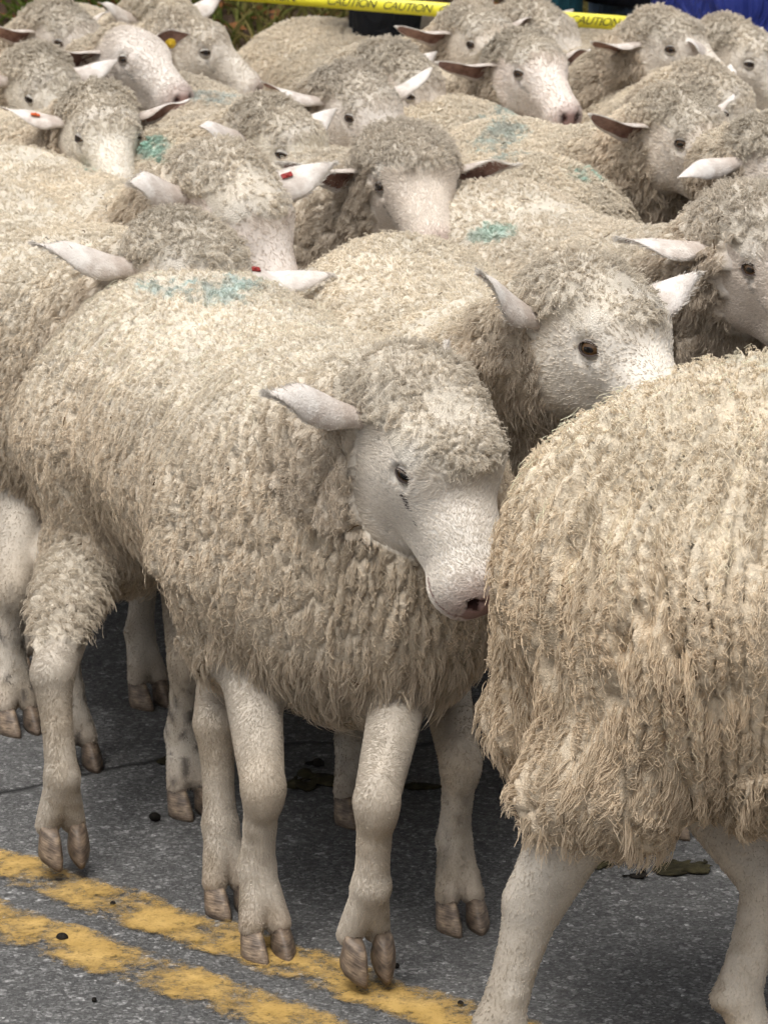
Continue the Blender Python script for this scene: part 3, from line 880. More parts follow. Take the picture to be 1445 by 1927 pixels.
            if cfg.get('earhair', 0):
                va = np.array(v_); fa = np.array([f for f, mm in zip(f_, mi) if mm == 0])
                a_, b_, c_ = va[fa[:, 0]], va[fa[:, 1]], va[fa[:, 2]]
                fn_ = unit(np.cross(b_ - a_, c_ - a_))
                pick = rng.randint(0, len(fa), cfg['earhair'])
                r1 = rng.uniform(size=(len(pick), 1)); r2 = rng.uniform(size=(len(pick), 1))
                p0 = (a_[pick] * (1 - r1) + b_[pick] * r1) * (1 - r2) + (va[fa[:, 3]][pick] * (1 - r1) + c_[pick] * r1) * r2
                n0 = fn_[pick]; l = rng.uniform(.004, .008, (len(pick), 1))
                t0 = np.array((1.0, 0, 0)) + rng.normal(size=p0.shape) * .25
                pp = np.stack((p0, p0 + n0 * l * .25 + t0 * l * .5, p0 + n0 * l * .4 + t0 * l), 1)
                eh = hair_obj('short_hair', pp.astype(np.float32), hr * np.array((1, .9, .3)), np.array((.72, .68, .63)) * rng.uniform(.8, 1.1, (len(pick), 1)), WOOL, o)
            if 'tag' in ec:
                ear_tag(o, ec['tag'], ec)
        if True:
            for F0, fx in hooves:
                make_hoof(root, F0.tolist(), 0.0, R(38) * fx, 1.0)
        return root
    return finish

def uv_ball(r, n=16, m=10, sx=1, sy=1, sz=1):
    V = [(0, 0, r * sz)]
    for j in range(1, m):
        a = math.pi * j / m
        for i in range(n):
            b = 2 * math.pi * i / n
            V.append((r * sx * math.sin(a) * math.cos(b), r * sy * math.sin(a) * math.sin(b), r * sz * math.cos(a)))
    V.append((0, 0, -r * sz))
    F = [(0, 1 + i, 1 + (i + 1) % n) for i in range(n)]
    for j in range(m - 2):
        for i in range(n):
            a = 1 + j * n
            F.append((a + i, a + n + i, a + n + (i + 1) % n, a + (i + 1) % n))
    F += [(len(V) - 1, 1 + (m - 2) * n + (i + 1) % n, 1 + (m - 2) * n + i) for i in range(n)]
    return V, F

TAGM = {}
def ear_tag(ear, kind, ec):
    """plastic ear tag through the ear blade: a disc with a stud, or a folded strip over the edge"""
    cols = dict(yellow=(.78, .52, .03), red=(.28, .025, .02), orange=(.62, .11, .02))
    if kind not in TAGM: TAGM[kind] = mat_flat('tag_' + kind, cols[kind], .35, .5, .12, 200)
    L = ec['L']
    if kind == 'yellow':
        prof = [(0, .004), (.004, .004), (.0045, .002), (.010, .002), (.0125, .0005), (.0125, -.001), (0, -.001)]
        n = 20; V, F = [], []
        for r, zz in prof:
            for i in range(n):
                V.append((r * math.cos(6.2832 * i / n), r * math.sin(6.2832 * i / n), zz))
        for j in range(len(prof) - 1):
            for i in range(n):
                F.append((j * n + i, (j + 1) * n + i, (j + 1) * n + (i + 1) % n, j * n + (i + 1) % n))
        o = mesh_obj('ear_tag', V, F, TAGM[kind], ear)
        o.location = (L * .58, 0.0, .006 - ec['bend'] * L * .30)
    else:
        w, h, t = .0036, .0085, .0016                   # small plate lying on the back of the ear, with a raised stud
        V, F = [], []
        for zz, g in ((-.0012, 1.0), (-.0030, 1.0), (-.0036, .85)):
            V += [(-h * g, -w * g, zz), (h * g, -w * g, zz), (h * g, w * g, zz), (-h * g, w * g, zz)]
        for k in range(2):
            for j in range(4): F.append((k * 4 + j, k * 4 + 4 + j, k * 4 + 4 + (j + 1) % 4, k * 4 + (j + 1) % 4))
        F += [(0, 1, 2, 3), (11, 10, 9, 8)]
        n0 = len(V)
        for zz, r_ in ((-.0036, .0026), (-.0050, .0025), (-.0055, .0015)):
            V += [(r_ * math.cos(i * math.pi / 4), r_ * math.sin(i * math.pi / 4), zz) for i in range(8)]
        for k in range(2):
            for j in range(8): F.append((n0 + k * 8 + j, n0 + k * 8 + 8 + j, n0 + k * 8 + 8 + (j + 1) % 8, n0 + k * 8 + (j + 1) % 8))
        F.append(tuple(n0 + 16 + i for i in range(8))[::-1])
        o = mesh_obj('ear_tag', V, F, TAGM[kind], ear, smooth=False)
        u_ = ec.get('tagu', .5)
        o.location = (L * u_, ec.get('tagy', 0.0), -ec['bend'] * L * u_ * u_ - .002)
        o.rotation_euler = (0, math.atan(2 * ec['bend'] * u_), 0)
    return o

# ------------------------------------------------------------------ road, markings, verge, bank
def mat_asphalt():
    b = NB('asphalt'); tc = b.n('TexCoord'); P = tc.outputs['Object']
    v1 = b.n('TexVoronoi', {'Vector': P, 'Scale': 290.0}); v2 = b.n('TexVoronoi', {'Vector': P, 'Scale': 110.0})
    n1 = b.n('TexNoise', {'Vector': P, 'Scale': 3.0, 'Detail': 5.0}); n2 = b.n('TexNoise', {'Vector': P, 'Scale': 380.0, 'Detail': 2.0})
    n3 = b.n('TexNoise', {'Vector': P, 'Scale': 22.0, 'Detail': 6.0, 'Roughness': .7})
    s1 = b.n('SeparateColor', {0: v1.outputs['Color']}); s2 = b.n('SeparateColor', {0: v2.outputs['Color']})
    base = b.mix(b.ramp(n1.outputs['Fac'], [(.35, 0.0), (.65, 1.0)]), (.085, .084, .083), (.112, .111, .109))
    base = b.mix(b.ramp(n3.outputs['Fac'], [(.35, 0.0), (.75, .6)]), base, (.135, .132, .128))
    st = b.ramp(s1.outputs[0], [(0, .55), (.45, .88), (.80, 1.25), (.94, 1.7), (1.0, 2.6)])
    col = b.mix(1.0, base, st, 'MULTIPLY')
    st2 = b.ramp(s2.outputs[1], [(0, .8), (.85, 1.0), (.97, 1.7)])
    col = b.mix(1.0, col, st2, 'MULTIPLY')
    # hairline cracks
    cw = b.n('TexNoise', {'Vector': P, 'Scale': 6.0, 'Detail': 6.0})
    wp = b.n('MixRGB', {0: .10, 1: P, 2: cw.outputs['Color']})
    vc = b.n('TexVoronoi', {'Vector': wp.outputs[0], 'Scale': .42}, feature='DISTANCE_TO_EDGE')
    cr = b.ramp(vc.outputs['Distance'], [(.0, 1.0), (.0012, .8), (.003, 0.0)])
    col = b.mix(cr, col, (.012, .012, .012))
    hsum = b.n('Math', {0: s1.outputs[1], 1: n2.outputs['Fac']}, operation='ADD')
    hs2 = b.n('Math', {0: hsum.outputs[0], 1: b.n('Math', {0: cr, 1: 3.0}, operation='MULTIPLY').outputs[0]}, operation='SUBTRACT')
    bp = b.n('Bump', {'Strength': 1.0, 'Distance': .0022, 'Height': hs2.outputs[0]})
    return b.bsdf(col, .72, .35, bp.outputs[0])
def mat_paint():
    b = NB('worn_yellow_paint'); tc = b.n('TexCoord'); P = tc.outputs['Object']
    n1 = b.n('TexNoise', {'Vector': P, 'Scale': 13.0, 'Detail': 9.0, 'Roughness': .68})
    n2 = b.n('TexNoise', {'Vector': P, 'Scale': 140.0, 'Detail': 4.0, 'Roughness': .7})
    n3 = b.n('TexNoise', {'Vector': P, 'Scale': 30.0, 'Detail': 5.0})
    at_ = b.n('Attribute', attribute_name='col')                  # red channel: distance to the strip's edge
    e = b.n('SeparateColor', {0: at_.outputs['Color']})
    a = b.n('Math', {0: b.n('Math', {0: n1.outputs['Fac'], 1: .75}, operation='MULTIPLY').outputs[0], 1: b.n('Math', {0: n2.outputs['Fac'], 1: .32}, operation='MULTIPLY').outputs[0]}, operation='ADD')
    a2 = b.n('Math', {0: a.outputs[0], 1: b.n('Math', {0: e.outputs[0], 1: .16}, operation='MULTIPLY').outputs[0]}, operation='ADD')
    al = b.ramp(a2.outputs[0], [(.585, 0.0), (.75, 1.0)])
    col = b.mix(b.ramp(n3.outputs['Fac'], [(.35, 0.0), (.7, 1.0)]), (.40, .255, .075), (.52, .345, .12))
    col = b.mix(b.ramp(n2.outputs['Fac'], [(.52, 0.0), (.72, .75)]), col, (.17, .105, .04))
    v1 = b.n('TexVoronoi', {'Vector': P, 'Scale': 290.0}); s1 = b.n('SeparateColor', {0: v1.outputs['Color']})
    bp = b.n('Bump', {'Strength': .7, 'Distance': .002, 'Height': s1.outputs[1]})
    p = b.n('BsdfPrincipled', {'Base Color': col, 'Roughness': .65, 'Specular IOR Level': .3, 'Normal': bp.outputs[0]})
    t = b.n('BsdfTransparent')
    m = b.n('MixShader', {0: al, 1: t.outputs[0], 2: p.outputs[0]})
    return b.surf(m.outputs[0])
def mat_soil():
    b = NB('soil'); tc = b.n('TexCoord'); P = tc.outputs['Object']
    n1 = b.n('TexNoise', {'Vector': P, 'Scale': 2.2, 'Detail': 6.0}); n2 = b.n('TexNoise', {'Vector': P, 'Scale': 26.0, 'Detail': 6.0, 'Roughness': .7})
    c = b.mix(b.ramp(n1.outputs['Fac'], [(.38, 0.0), (.62, 1.0)]), (.085, .052, .036), (.12, .088, .052))
    c = b.mix(b.ramp(n2.outputs['Fac'], [(.4, 0.0), (.62, 1.0)]), c, (.055, .035, .024))
    bp = b.n('Bump', {'Strength': 1.0, 'Distance': .04, 'Height': n2.outputs['Fac']})
    return b.bsdf(c, .95, .1, bp.outputs[0])

ROADM = mat_asphalt()
tag(mesh_obj('road', [(-60, -20, 0), (60, -20, 0), (60, 7.95, 0), (-60, 7.95, 0)], [(0, 1, 2, 3)], ROADM, smooth=False), kind='structure')
# verge and bank behind the road: one sheet reaching the horizon
def bank_z(x, y):
    return .02 + .48 * sstep(8.1, 9.6, y) + .10 * np.maximum(0, y - 9.4) * (y < 60) + .05 * np.sin(x * 1.7 + y) * sstep(8.1, 9, y) + .10 * 50.6 * (y >= 60)
xs = np.concatenate((np.linspace(-80, -6, 20), np.linspace(-5, 5, 60), np.linspace(6, 80, 20)))
ys = np.concatenate((np.linspace(7.95, 12, 45), np.linspace(12.5, 59, 25), np.array((80, 140, 300.))))
XX, YY = np.meshgrid(xs, ys, indexing='ij')
nzv = np.random.RandomState(4).normal(size=XX.shape) * .015 * (YY < 13)
VV = np.stack((XX, YY, bank_z(XX, YY) + nzv), -1).reshape(-1, 3)
ii = np.arange(XX.size).reshape(XX.shape)
FF = np.stack((ii[:-1, :-1], ii[1:, :-1], ii[1:, 1:], ii[:-1, 1:]), -1).reshape(-1, 4)
tag(mesh_obj('verge', VV, FF, mat_soil()), kind='structure')
PAINT = mat_paint()
for c0, w in ((3.612, .078), (3.440, .078)):
    sl = -.86; dv = np.array((1, sl)) / math.hypot(1, sl); nv = np.array((-dv[1], dv[0]))
    V_, F_, C_ = [], [], []
    for i in range(201):
        p = np.array((0, c0)) + dv * (-8 + i * .08)
        for j in range(7):
            e = (j / 6 - .5) * 2
            V_.append((*(p + nv * e * w * .66), .004)); C_.append((min(1.0, max(-0.0, (1 - abs(e)) * 3.0 - .2)),) * 3)
    for i in range(200):
        for j in range(6): F_.append((i * 7 + j, (i + 1) * 7 + j, (i + 1) * 7 + j + 1, i * 7 + j + 1))
    tag(mesh_obj('road_marking', V_, F_, PAINT, smooth=False, colors=np.array(C_)), kind='structure')
# grass and dry stalks on the bank: one uncountable mass
def mat_grass():
    b = NB('grass'); a = b.n('Attribute', attribute_name='col')
    d = b.n('BsdfDiffuse', {'Color': a.outputs['Color']}); t = b.n('BsdfTranslucent', {'Color': a.outputs['Color']})
    return b.surf(b.n('MixShader', {0: .3, 1: d.outputs[0], 2: t.outputs[0]}).outputs[0])
rg = np.random.RandomState(8)
ng = 60000
gx = rg.uniform(-3.2, 3.2, ng); gy = 8.15 + rg.uniform(0, 1, ng) ** 1.2 * 4.3
gp = np.stack((gx, gy, bank_z(gx, gy) - .01), 1)
dens = noise(gp, 2.6, 91) + .6 * noise(gp, 7, 92) + .55 * sstep(8.6, 9.8, gy) - .35
k = dens + rg.uniform(-.5, .5, ng) > .05
gp = gp[k]; ng = len(gp)
hgt = rg.uniform(.05, .20, ng) * (1 + .6 * noise(gp, 4, 93)).clip(.3, 2)
lean = rg.normal(size=(ng, 2)) * .55
s_ = np.linspace(0, 1, 5)[None, :, None]
gpts = gp[:, None] + np.concatenate((lean[:, None] * hgt[:, None, None] * s_ ** 1.7, hgt[:, None, None] * s_ * (1 - .25 * s_)), -1)
mixv = (.5 + .5 * noise(gp, 5, 94) + rg.uniform(-.3, .3, ng)).clip(0, 1)[:, None]
gcol = np.array((.075, .115, .022)) * mixv + np.array((.21, .155, .065)) * (1 - mixv)
GRASS = mat_grass()
go = hair_obj('grass', gpts, .004 * np.array((1, 1, .9, .6, .1)), gcol * rg.uniform(.6, 1.3, (ng, 1)), GRASS, None)
tag(go, 'green and straw coloured grass growing on the bank behind the flock', 'grass', kind='stuff')
# fallen leaves on the verge
nl = 5000
lx = rg.uniform(-3, 3, nl); ly = rg.uniform(8.0, 11.5, nl); lz = bank_z(lx, ly) + .02
A = rg.uniform(0, 6.28, nl); sz = rg.uniform(.015, .04, nl); ti = rg.normal(size=(nl, 2)) * .35
ca_, sa_ = np.cos(A) * sz, np.sin(A) * sz
pl = np.stack((lx, ly, lz), 1)
e1 = np.stack((ca_, sa_, ti[:, 0] * sz), 1); e2 = np.stack((-sa_, ca_, ti[:, 1] * sz), 1) * .6
LV = np.stack((pl - e1, pl + e2 + np.array((0, 0, .004)), pl + e1, pl - e2 + np.array((0, 0, .004))), 1).reshape(-1, 3)
LF = np.arange(nl * 4).reshape(-1, 4)
lc = np.array((.16, .055, .03)) + rg.uniform(0, 1, (nl, 1)) * np.array((.10, .07, .02))
tag(mesh_obj('fallen_leaves', LV, LF, GRASS, colors=np.repeat(lc, 4, 0), smooth=False), 'red brown leaf litter scattered over the verge', 'leaves', kind='stuff')

# ------------------------------------------------------------------ the flock
DENS = 1.0
def H(px, py, z=.66): return at(px, py, z=z)
DN = dict(open=35)
def cfg(label, head, yaw, pitch, psi, **kw):
    d = dict(label=label, head_at=head, yaw=yaw, pitch=pitch, psi=psi, legless=True, zmin=.50, vox=.010, lock=.0056, strands=3, rad=.0007, wool=.008, foldh=.009, hs=.91, hairs=5000, hrad=.0006, tall=.94, crown=.9, ears=DN)
    d.update(kw); return d
NEAR = dict(tall=.95, vox=.010, sub=1, lock=.0048, strands=3, rad=.00045, foldh=.011, hs=1.05, hairs=24000, hrad=.00045, earhair=1200)
mark(400, 555, 95, 26, .9, (.22, .40, .42)); mark(940, 445, 55, 18); mark(1140, 330, 58, 17, 1.15); mark(945, 272, 48, 30, .9, (.22, .36, .38)); mark(968, 207, 58, 17, 1.0, (.22, .38, .40), -.3)
mark(290, 290, 34, 28, 1.2); mark(185, 320, 36, 13, .8); mark(440, 116, 52, 12, 1.0); mark(400, 188, 48, 12, .8, (.25, .38, .42)); mark(1415, 715, 62, 36, .4, (.42, .56, .54))
DN = dict(open=35)                      # ear opening forwards: dark inside shows
WH = dict(open=105)                     # ear opening downwards: white outside shows
FLOCK = [
    cfg('cream sheep in front with lowered head, walking over the yellow lines with one forefoot lifted', H(803, 853, .61), -57, 41, -67, off=.49, ears=dict(open=100, fwd=-.02, up=.30, L=.165, W=.027, bend=.1), ear_l=dict(fwd=-1.6, up=-1.0), hs=1.06, fore=1.14, tear=1, shag=.10, gig=.042,
        vox=.005, sub=1, lock=.0046, strands=3, rad=.00033, stray=5000, wool=.0050, cell=(.0085, .060, .0100), foldh=.015, long=1.0, deep=.02, brisk=1.5, lid=.50, hairs=110000, hrad=.0003, earhair=3000, legless=False, zmin=None, nkz=.50, tall=.97, crown=1.0,
        feet=dict(hr=(120, 1605, .03, .6), hl=(435, 1715), fr=(505, 1800), fl=(690, 1815, .03, .8))),
    cfg('big shaggy tan sheep whose rump stands before the muzzle of the front sheep', np.array((.636 + .60 * .974, 3.49 + .60 * .225, .83)), 13, 20, 13, off=.60, scale=1.0, tall=1.08, slope=.18, zoff=.022, hipx=-.400, legx=-.415, gig=.066, vox=.006, lock=.0052, strands=3, rad=.0004, stray=9000, sub=1, cell=(.0125, .150, .0130), long=1.08,
        foldh=.027, hem=.15, hairs=20000, hrad=.00045, legless=False, zmin=None, wool=.0055, shag=.6, tint=(1.0, .965, .91),
        hockx=.0, swing=1, legk=1.22, feet=dict(hr=(1000, 2075), hl=(1440, 2030))),
    cfg('sheep with a wide-open amber eye and white ears, looking out just above the shaggy rump', H(1130, 645, .685), -52, 22, -73, **dict(NEAR, long=.95, ears=WH, lid=.72, crown=1.0, ear_r=dict(up=.45, fwd=.0, L=.14), legless=False, speckle=.4, feet=dict(fr=(870, 1745), hr=(675, 1545)))),
    cfg('grey curly-headed sheep with a drooping ear, behind the amber-eyed one at the picture edge', H(1440, 500, .68), -60, 22, -66, **dict(NEAR, ears=dict(open=75, up=-.1), lid=.65, crown=1.05, woolface=.2, tint=(.95, .95, .96), crownl=.013, feet=dict(fr=(1195, 1505), fl=(1290, 1565)))),
    cfg('sheep facing the camera with both dark ears spread, in the middle of the flock', H(772, 358, .66), -76, 14, -66, **dict(NEAR, woolface=1.4, fore=1.04, tint=(.94, .94, .95), ears=dict(DN, up=.02, fwd=-.05), ear_l=dict(up=-.15), lid=.5, crownl=.012, crown=1.14)),
    cfg('sheep bending its white nose down, red tag in its ear, behind the cream sheep', H(445, 415, .67), -48, 38, -60, **dict(NEAR, crown=.98, ears=dict(WH, up=.15, fwd=.0), ear_l=dict(tag='red', tagu=.45), feet=dict(fr=(65, 1275), fl=(285, 1325)), legless=False)),
    cfg('sheep with long white ears held sideways, forehead just above the cream sheep back', H(362, 545, .648), -62, 18, -64, **dict(NEAR, zmin=None, crown=1.05, ears=dict(WH, up=.05, fwd=.05, L=.165), ear_l=dict(tag='red', tagu=.35, up=-.15), speckle=1.0, legless=False, roll=-6,
        feet=dict(fr=(40, 1375), fl=(362, 1530), hl=(150, 1445)))),
    cfg('sheep with a wide pink-brown ear and clear dark eye, beside the pale horn-like ear', H(1290, 268, .69), -50, 22, -62, ears=dict(DN, up=.1), lid=.6, crown=.95),
    cfg('sheep with one long pale horn-like ear reaching sideways, at the picture edge', H(1470, 330, .665), -40, 30, -118, ears=dict(WH, up=-.35, L=.17, W=.024)),
    cfg('tall white-faced sheep in front of the blue rain jacket, ear held out flat', H(1265, 98, .705), -45, 14, -60, ears=dict(DN, open=60, up=-.1), lid=.55, crown=.98),
    cfg('woolly sheep in the top corner, directly before the blue rain jacket', H(1395, 118, .685), -30, 25, -75, ears=WH),
    cfg('pale sheep tucked in below the tall white-faced one, its short ear poking out', H(1345, 206, .66), -30, 30, -85, hs=.86, ears=dict(DN, up=.1), tint=(1.02, 1.02, 1.02)),
    cfg('pink-faced sheep with both ears out, below the taut yellow tape', H(1000, 144, .70), -62, 14, -70, ears=dict(DN, up=-.05), lid=.55, crown=.9),
    cfg('sheep with a round grey head peering over the pink-faced one', H(908, 86, .695), -60, 20, -65, ears=dict(DN, up=.0), lid=.55),
    cfg('sheep showing only a woolly crown in front of the yellow tape and teal trousers', H(1020, 80, .685), -35, 25, -75, ears=WH),
    cfg('dark-headed sheep with a long ear, just behind the one facing the camera', H(680, 218, .685), -55, 26, -62, ears=dict(DN, open=70, up=.1, L=.15), tint=(.92, .92, .93), lid=.5),
    cfg('sheep turning a white muzzle down, behind the dark-headed one', H(760, 172, .675), -30, 32, -22, tall=.82, ears=WH),
    cfg('sheep with a bowed woolly poll between the red-tagged and the dark-headed ones', H(535, 285, .665), -40, 26, -32, ears=WH),
    cfg('bare-faced white sheep with a round yellow tag in its ear', H(250, 118, .705), -48, 12, -60, crown=0, ears=dict(DN, up=.0, L=.14), ear_l=dict(tag='yellow', up=.25, fwd=.45, open=5, L=.12), lid=.55, hairs=9000),
    cfg('grey sheep with a dark ear in the top corner beside the bare-faced one', H(125, 82, .69), -45, 20, -60, ears=dict(DN, up=.05), lid=.5),
    cfg('sheep with a raised ear, farthest back before the green bank', H(320, 60, .69), -48, 24, -70, ears=dict(WH, up=.2)),
    cfg('sheep with a short pale muzzle just behind the yellow-tagged ear', H(365, 100, .675), -12, 20, -65, ears=WH),
    cfg('sheep with an orange ear tag and its face bowed, near the picture edge', H(195, 258, .675), -72, 24, -62, ears=dict(DN, up=.0), ear_r=dict(tag='orange', open=80, tagu=.5), lid=.4),
    cfg('woolly sheep with a white ear, between the bare-faced one and the orange-tagged one', H(85, 180, .665), -58, 30, -62, ears=WH),
    cfg('sheep with two teal smears along its back, head hidden behind its neighbours', np.array((.25, 5.12, .47)), -85, 40, -88, off=.60, ears=WH),
]
if DENS != 1.0:
    for c in FLOCK:
        c['lock'] *= DENS; c['rad'] *= DENS; c['hairs'] = int(c['hairs'] / DENS ** 2); c['hrad'] *= DENS; c['vox'] = max(c['vox'], .012); c['earhair'] = 0
from concurrent.futures import ThreadPoolExecutor
with ThreadPoolExecutor(4) as ex:
    for fin in ex.map(lambda a: prep_sheep(a[1], a[0] + 1), list(enumerate(FLOCK))): fin()

# ------------------------------------------------------------------ onlookers behind the tape
def mat_cloth(name, scale=55.0, rough=.85, spec=.2, bump=.5):
    b = NB(name); tc = b.n('TexCoord'); a = b.n('Attribute', attribute_name='col')
    n1 = b.n('TexNoise', {'Vector': b.n('Mapping', {'Vector': tc.outputs['Object'], 'Scale': (1, 1, .45)}).outputs[0], 'Scale': 14.0, 'Detail': 3.0, 'Distortion': 1.2})
    n2 = b.n('TexNoise', {'Vector': tc.outputs['Object'], 'Scale': 900.0, 'Detail': 1.0})
    v = b.ramp(n2.outputs['Fac'], [(.3, .85), (.7, 1.12)])
    h = b.n('Math', {0: n1.outputs['Fac'], 1: b.n('Math', {0: n2.outputs['Fac'], 1: .02}, operation='MULTIPLY').outputs[0]}, operation='ADD')
    bp = b.n('Bump', {'Strength': bump, 'Distance': .05, 'Height': h.outputs[0]})
    return b.bsdf(b.mix(1.0, a.outputs['Color'], v, 'MULTIPLY'), rough, spec, bp.outputs[0])
CLOTH = mat_cloth('clothing'); RAIN = mat_cloth('rain_jacket_cloth', rough=.5, spec=.4, bump=.9)
HAIRM = mat_flat('person_hair', (.06, .04, .028), .6, .3, .3, 120)
def person(px, d, face, label, trousers, jacket, hem, waist, jmat, height=1.70, stance=.10, stride=.0, coat_w=1.0, seed=0, haircol=None):
    p0 = at(px, 60, d=d); base = (p0[0], p0[1], .0); k = height / 1.70
    J = []                                            # jacket / coat, arms
    leg, head, hand, shoe = [], [], [], []
    for y in (-1, 1):
        hip = (0, y * .085 * k, .90 * k); kn = (.01 + y * stride * .5, y * stance * k, .49 * k); an = (-.02 + y * stride, y * stance * k, .09 * k)
        leg += [(cap(hip, kn, .088 * k, .062 * k), .03 if leg else 0), (cap(kn, an, .060 * k, .046 * k), .02)]
        shoe += [(cap((an[0] - .03, an[1], .045), (an[0] + .15, an[1], .035), .045, .036), .0 if not shoe else .005)]
        sh = (0, y * .17 * k, 1.38 * k); el = (.0, y * .235 * k, 1.10 * k); wr = (.14 * k, y * .20 * k, .93 * k)
        J += [(cap(sh, el, .062 * k, .052 * k), .04 if J else 0), (cap(el, wr, .052 * k, .042 * k), .02)]
        hx, hy, hz = wr
        hand.append((ell((hx + .045, hy, hz - .035), (.045, .016, .038)), .0 if not hand else .003))
        for f, (oy, l) in enumerate(((-.022, .055), (-.008, .068), (.006, .072), (.019, .062))):
            hand.append((cap((hx + .06, hy, hz - .045 + oy), (hx + .06 + l * .7, hy - y * .012, hz - .06 + oy - l * .3), .0085, .0072), .004))
            hand.append((cap((hx + .06 + l * .7, hy - y * .012, hz - .06 + oy - l * .3), (hx + .055 + l * .7, hy - y * .032, hz - .072 + oy - l * .4), .0072, .0062), .003))
        hand.append((cap((hx + .025, hy - y * .012, hz - .02), (hx + .075, hy - y * .04, hz - .035), .010, .0075), .006))
    J += [(ell((0, 0, 1.22 * k), (.125 * k, .19 * k, .24 * k)), .05), (cap((0, 0, 1.05 * k), (0, 0, hem + .05), .145 * k * coat_w, .165 * k * coat_w), .06)]
    head += [(ell((.01, 0, 1.60 * k), (.098 * k, .076 * k, .118 * k)), 0), (cap((-.015, 0, 1.42 * k), (0, 0, 1.53 * k), .055 * k, .052 * k), .03),
             (cap((.10 * k, 0, 1.605 * k), (.116 * k, 0, 1.578 * k), .010, .014), .012), (ell((.075 * k, 0, 1.53 * k), (.03, .03, .024)), .02)]
    for y in (-1, 1): head.append((ell((-.005, y * .080 * k, 1.595 * k), (.02, .009, .03)), .006))
    def parts(p):
        x, y, z = comp(p)
        dj = blend(J, x, y, z)
        dj = np.maximum(dj, np.float32(hem) - z)
        fold = (.008 * np.sin(18 * y + 9 * z + 3 * np.sin(9 * x)) + .005 * np.sin(34 * z + 20 * x)).astype(np.float32)
        return dj + fold, blend(leg, x, y, z) + fold * .4, blend(head, x, y, z), blend(hand, x, y, z), np.maximum(blend(shoe, x, y, z), -z + .002)
    def tot(p):
        a, b, c, e, f = parts(p)
        return np.minimum(np.minimum(smin(a, b, .01), smin(a, c, .01)), np.minimum(smin(a, e, .008), smin(b, f, .008)))
    V, F, Nn = polygonise(tot, (-.32, -.42, -.01), (.40, .42, 1.80 * k), .014, 1)
    z = np.argmin(np.stack(parts(V)), 0)
    cols = np.array((jacket, trousers, (.46, .28, .20), (.46, .28, .20), (.05, .045, .04)))[z]
    root = empty('person', base, R(face)); tag(root, label, 'person', 'onlookers behind the tape')
    mesh_obj('body', V, F, jmat, root, colors=cols)
    hr = [(ell((-.018, 0, 1.635 * k), (.112 * k, .092 * k, .112 * k)), 0), (ell((-.075 * k, 0, 1.56 * k), (.05, .075, .09)), .03)]
    def hf(p):
        x, y, zz = comp(p)
        return np.maximum(blend(hr, x, y, zz) + .003 * np.sin(130 * y + 60 * zz), -blend([(ell((.10 * k, 0, 1.57 * k), (.085, .085, .10)), 0)], x, y, zz))
    V, F, Nn = polygonise(hf, (-.2, -.15, 1.38 * k), (.16, .15, 1.82 * k), .012, 1)
    mesh_obj('hair', V, F, HAIRM, root)
    for y in (-1, 1):
        o = mesh_obj('eye', *uv_ball(.0125, 12, 8), EYE, root); o.location = (.088 * k, y * .032 * k, 1.612 * k); o.rotation_euler = (0, R(90), 0)
    mo = mesh_obj('mouth', *uv_ball(.02, 12, 8, .35, 1, .28), mat_flat('lips', (.30, .12, .10)), root); mo.location = (.100 * k, 0, 1.545 * k)
    return root
person(727, 7.45, 185, 'person in near-black trousers standing behind the yellow tape', (.012, .013, .016), (.06, .06, .065), .82, .9, CLOTH, stance=.02, stride=.0, seed=1)
person(1020, 7.55, 10, 'person in dark teal trousers standing behind the yellow tape', (.012, .062, .085), (.05, .05, .055), .85, .9, CLOTH, stance=.06, stride=.035, seed=2)
person(1195, 7.7, 200, 'person in pale blue jeans and dark top beside the blue rain jacket', (.16, .23, .33), (.02, .021, .028), .70, .9, CLOTH, stance=.05, seed=3)
person(1385, 7.15, 250, 'person in a long royal blue rain jacket behind the flock', (.03, .03, .04), (.012, .026, .20), .50, .9, RAIN, coat_w=1.12, seed=4)

# ------------------------------------------------------------------ caution tape
TAPE = mat_flat('tape_yellow', (.80, .72, .04), .35, .5, .06, 30)
TEXT = mat_flat('tape_print', (.015, .015, .02), .5, .3, .1, 50)
ta, tb = at(300, -22, d=7.02), at(1500, 69, d=7.02)
tdir = tb - ta; tl = float(np.linalg.norm(tdir)); tdir /= tl
n_ = 120; W_ = .030
tape_root = empty('caution_tape', ta.tolist(), 0.0)
V_, F_ = [], []
for i in range(n_ + 1):
    u = -1.2 + (tl + 2.4) * i / n_
    s0 = (u - tl / 2) / (tl / 2 + 1.2)
    tw = .25 * math.sin(u * 2.1) + .1 * math.sin(u * 5.3)
    p = tdir * u + np.array((0, .004 * math.sin(u * 7), -.02 * (1 - s0 * s0) + .02))
    up = np.array((0, math.sin(tw) * .6, math.cos(tw)))
    for j in range(3): V_.append(p + up * W_ * (j / 2 - .5) + np.array((0, .0015 * (j == 1), 0)))
    for j in range(3): V_.append(p + up * W_ * (j / 2 - .5) + np.array((0, .0015 * (j == 1) + .0008, 0)))
for i in range(n_):
    a = i * 6
    for j in range(2):
        F_.append((a + j, a + 6 + j, a + 7 + j, a + 1 + j)); F_.append((a + 3 + j, a + 4 + j, a + 10 + j, a + 9 + j))
    F_.append((a, a + 3, a + 9, a + 6)); F_.append((a + 2, a + 8, a + 11, a + 5))
mesh_obj('strip', V_, F_, TAPE, tape_root)
tag(tape_root, 'yellow CAUTION barrier tape stretched behind the flock', 'tape')
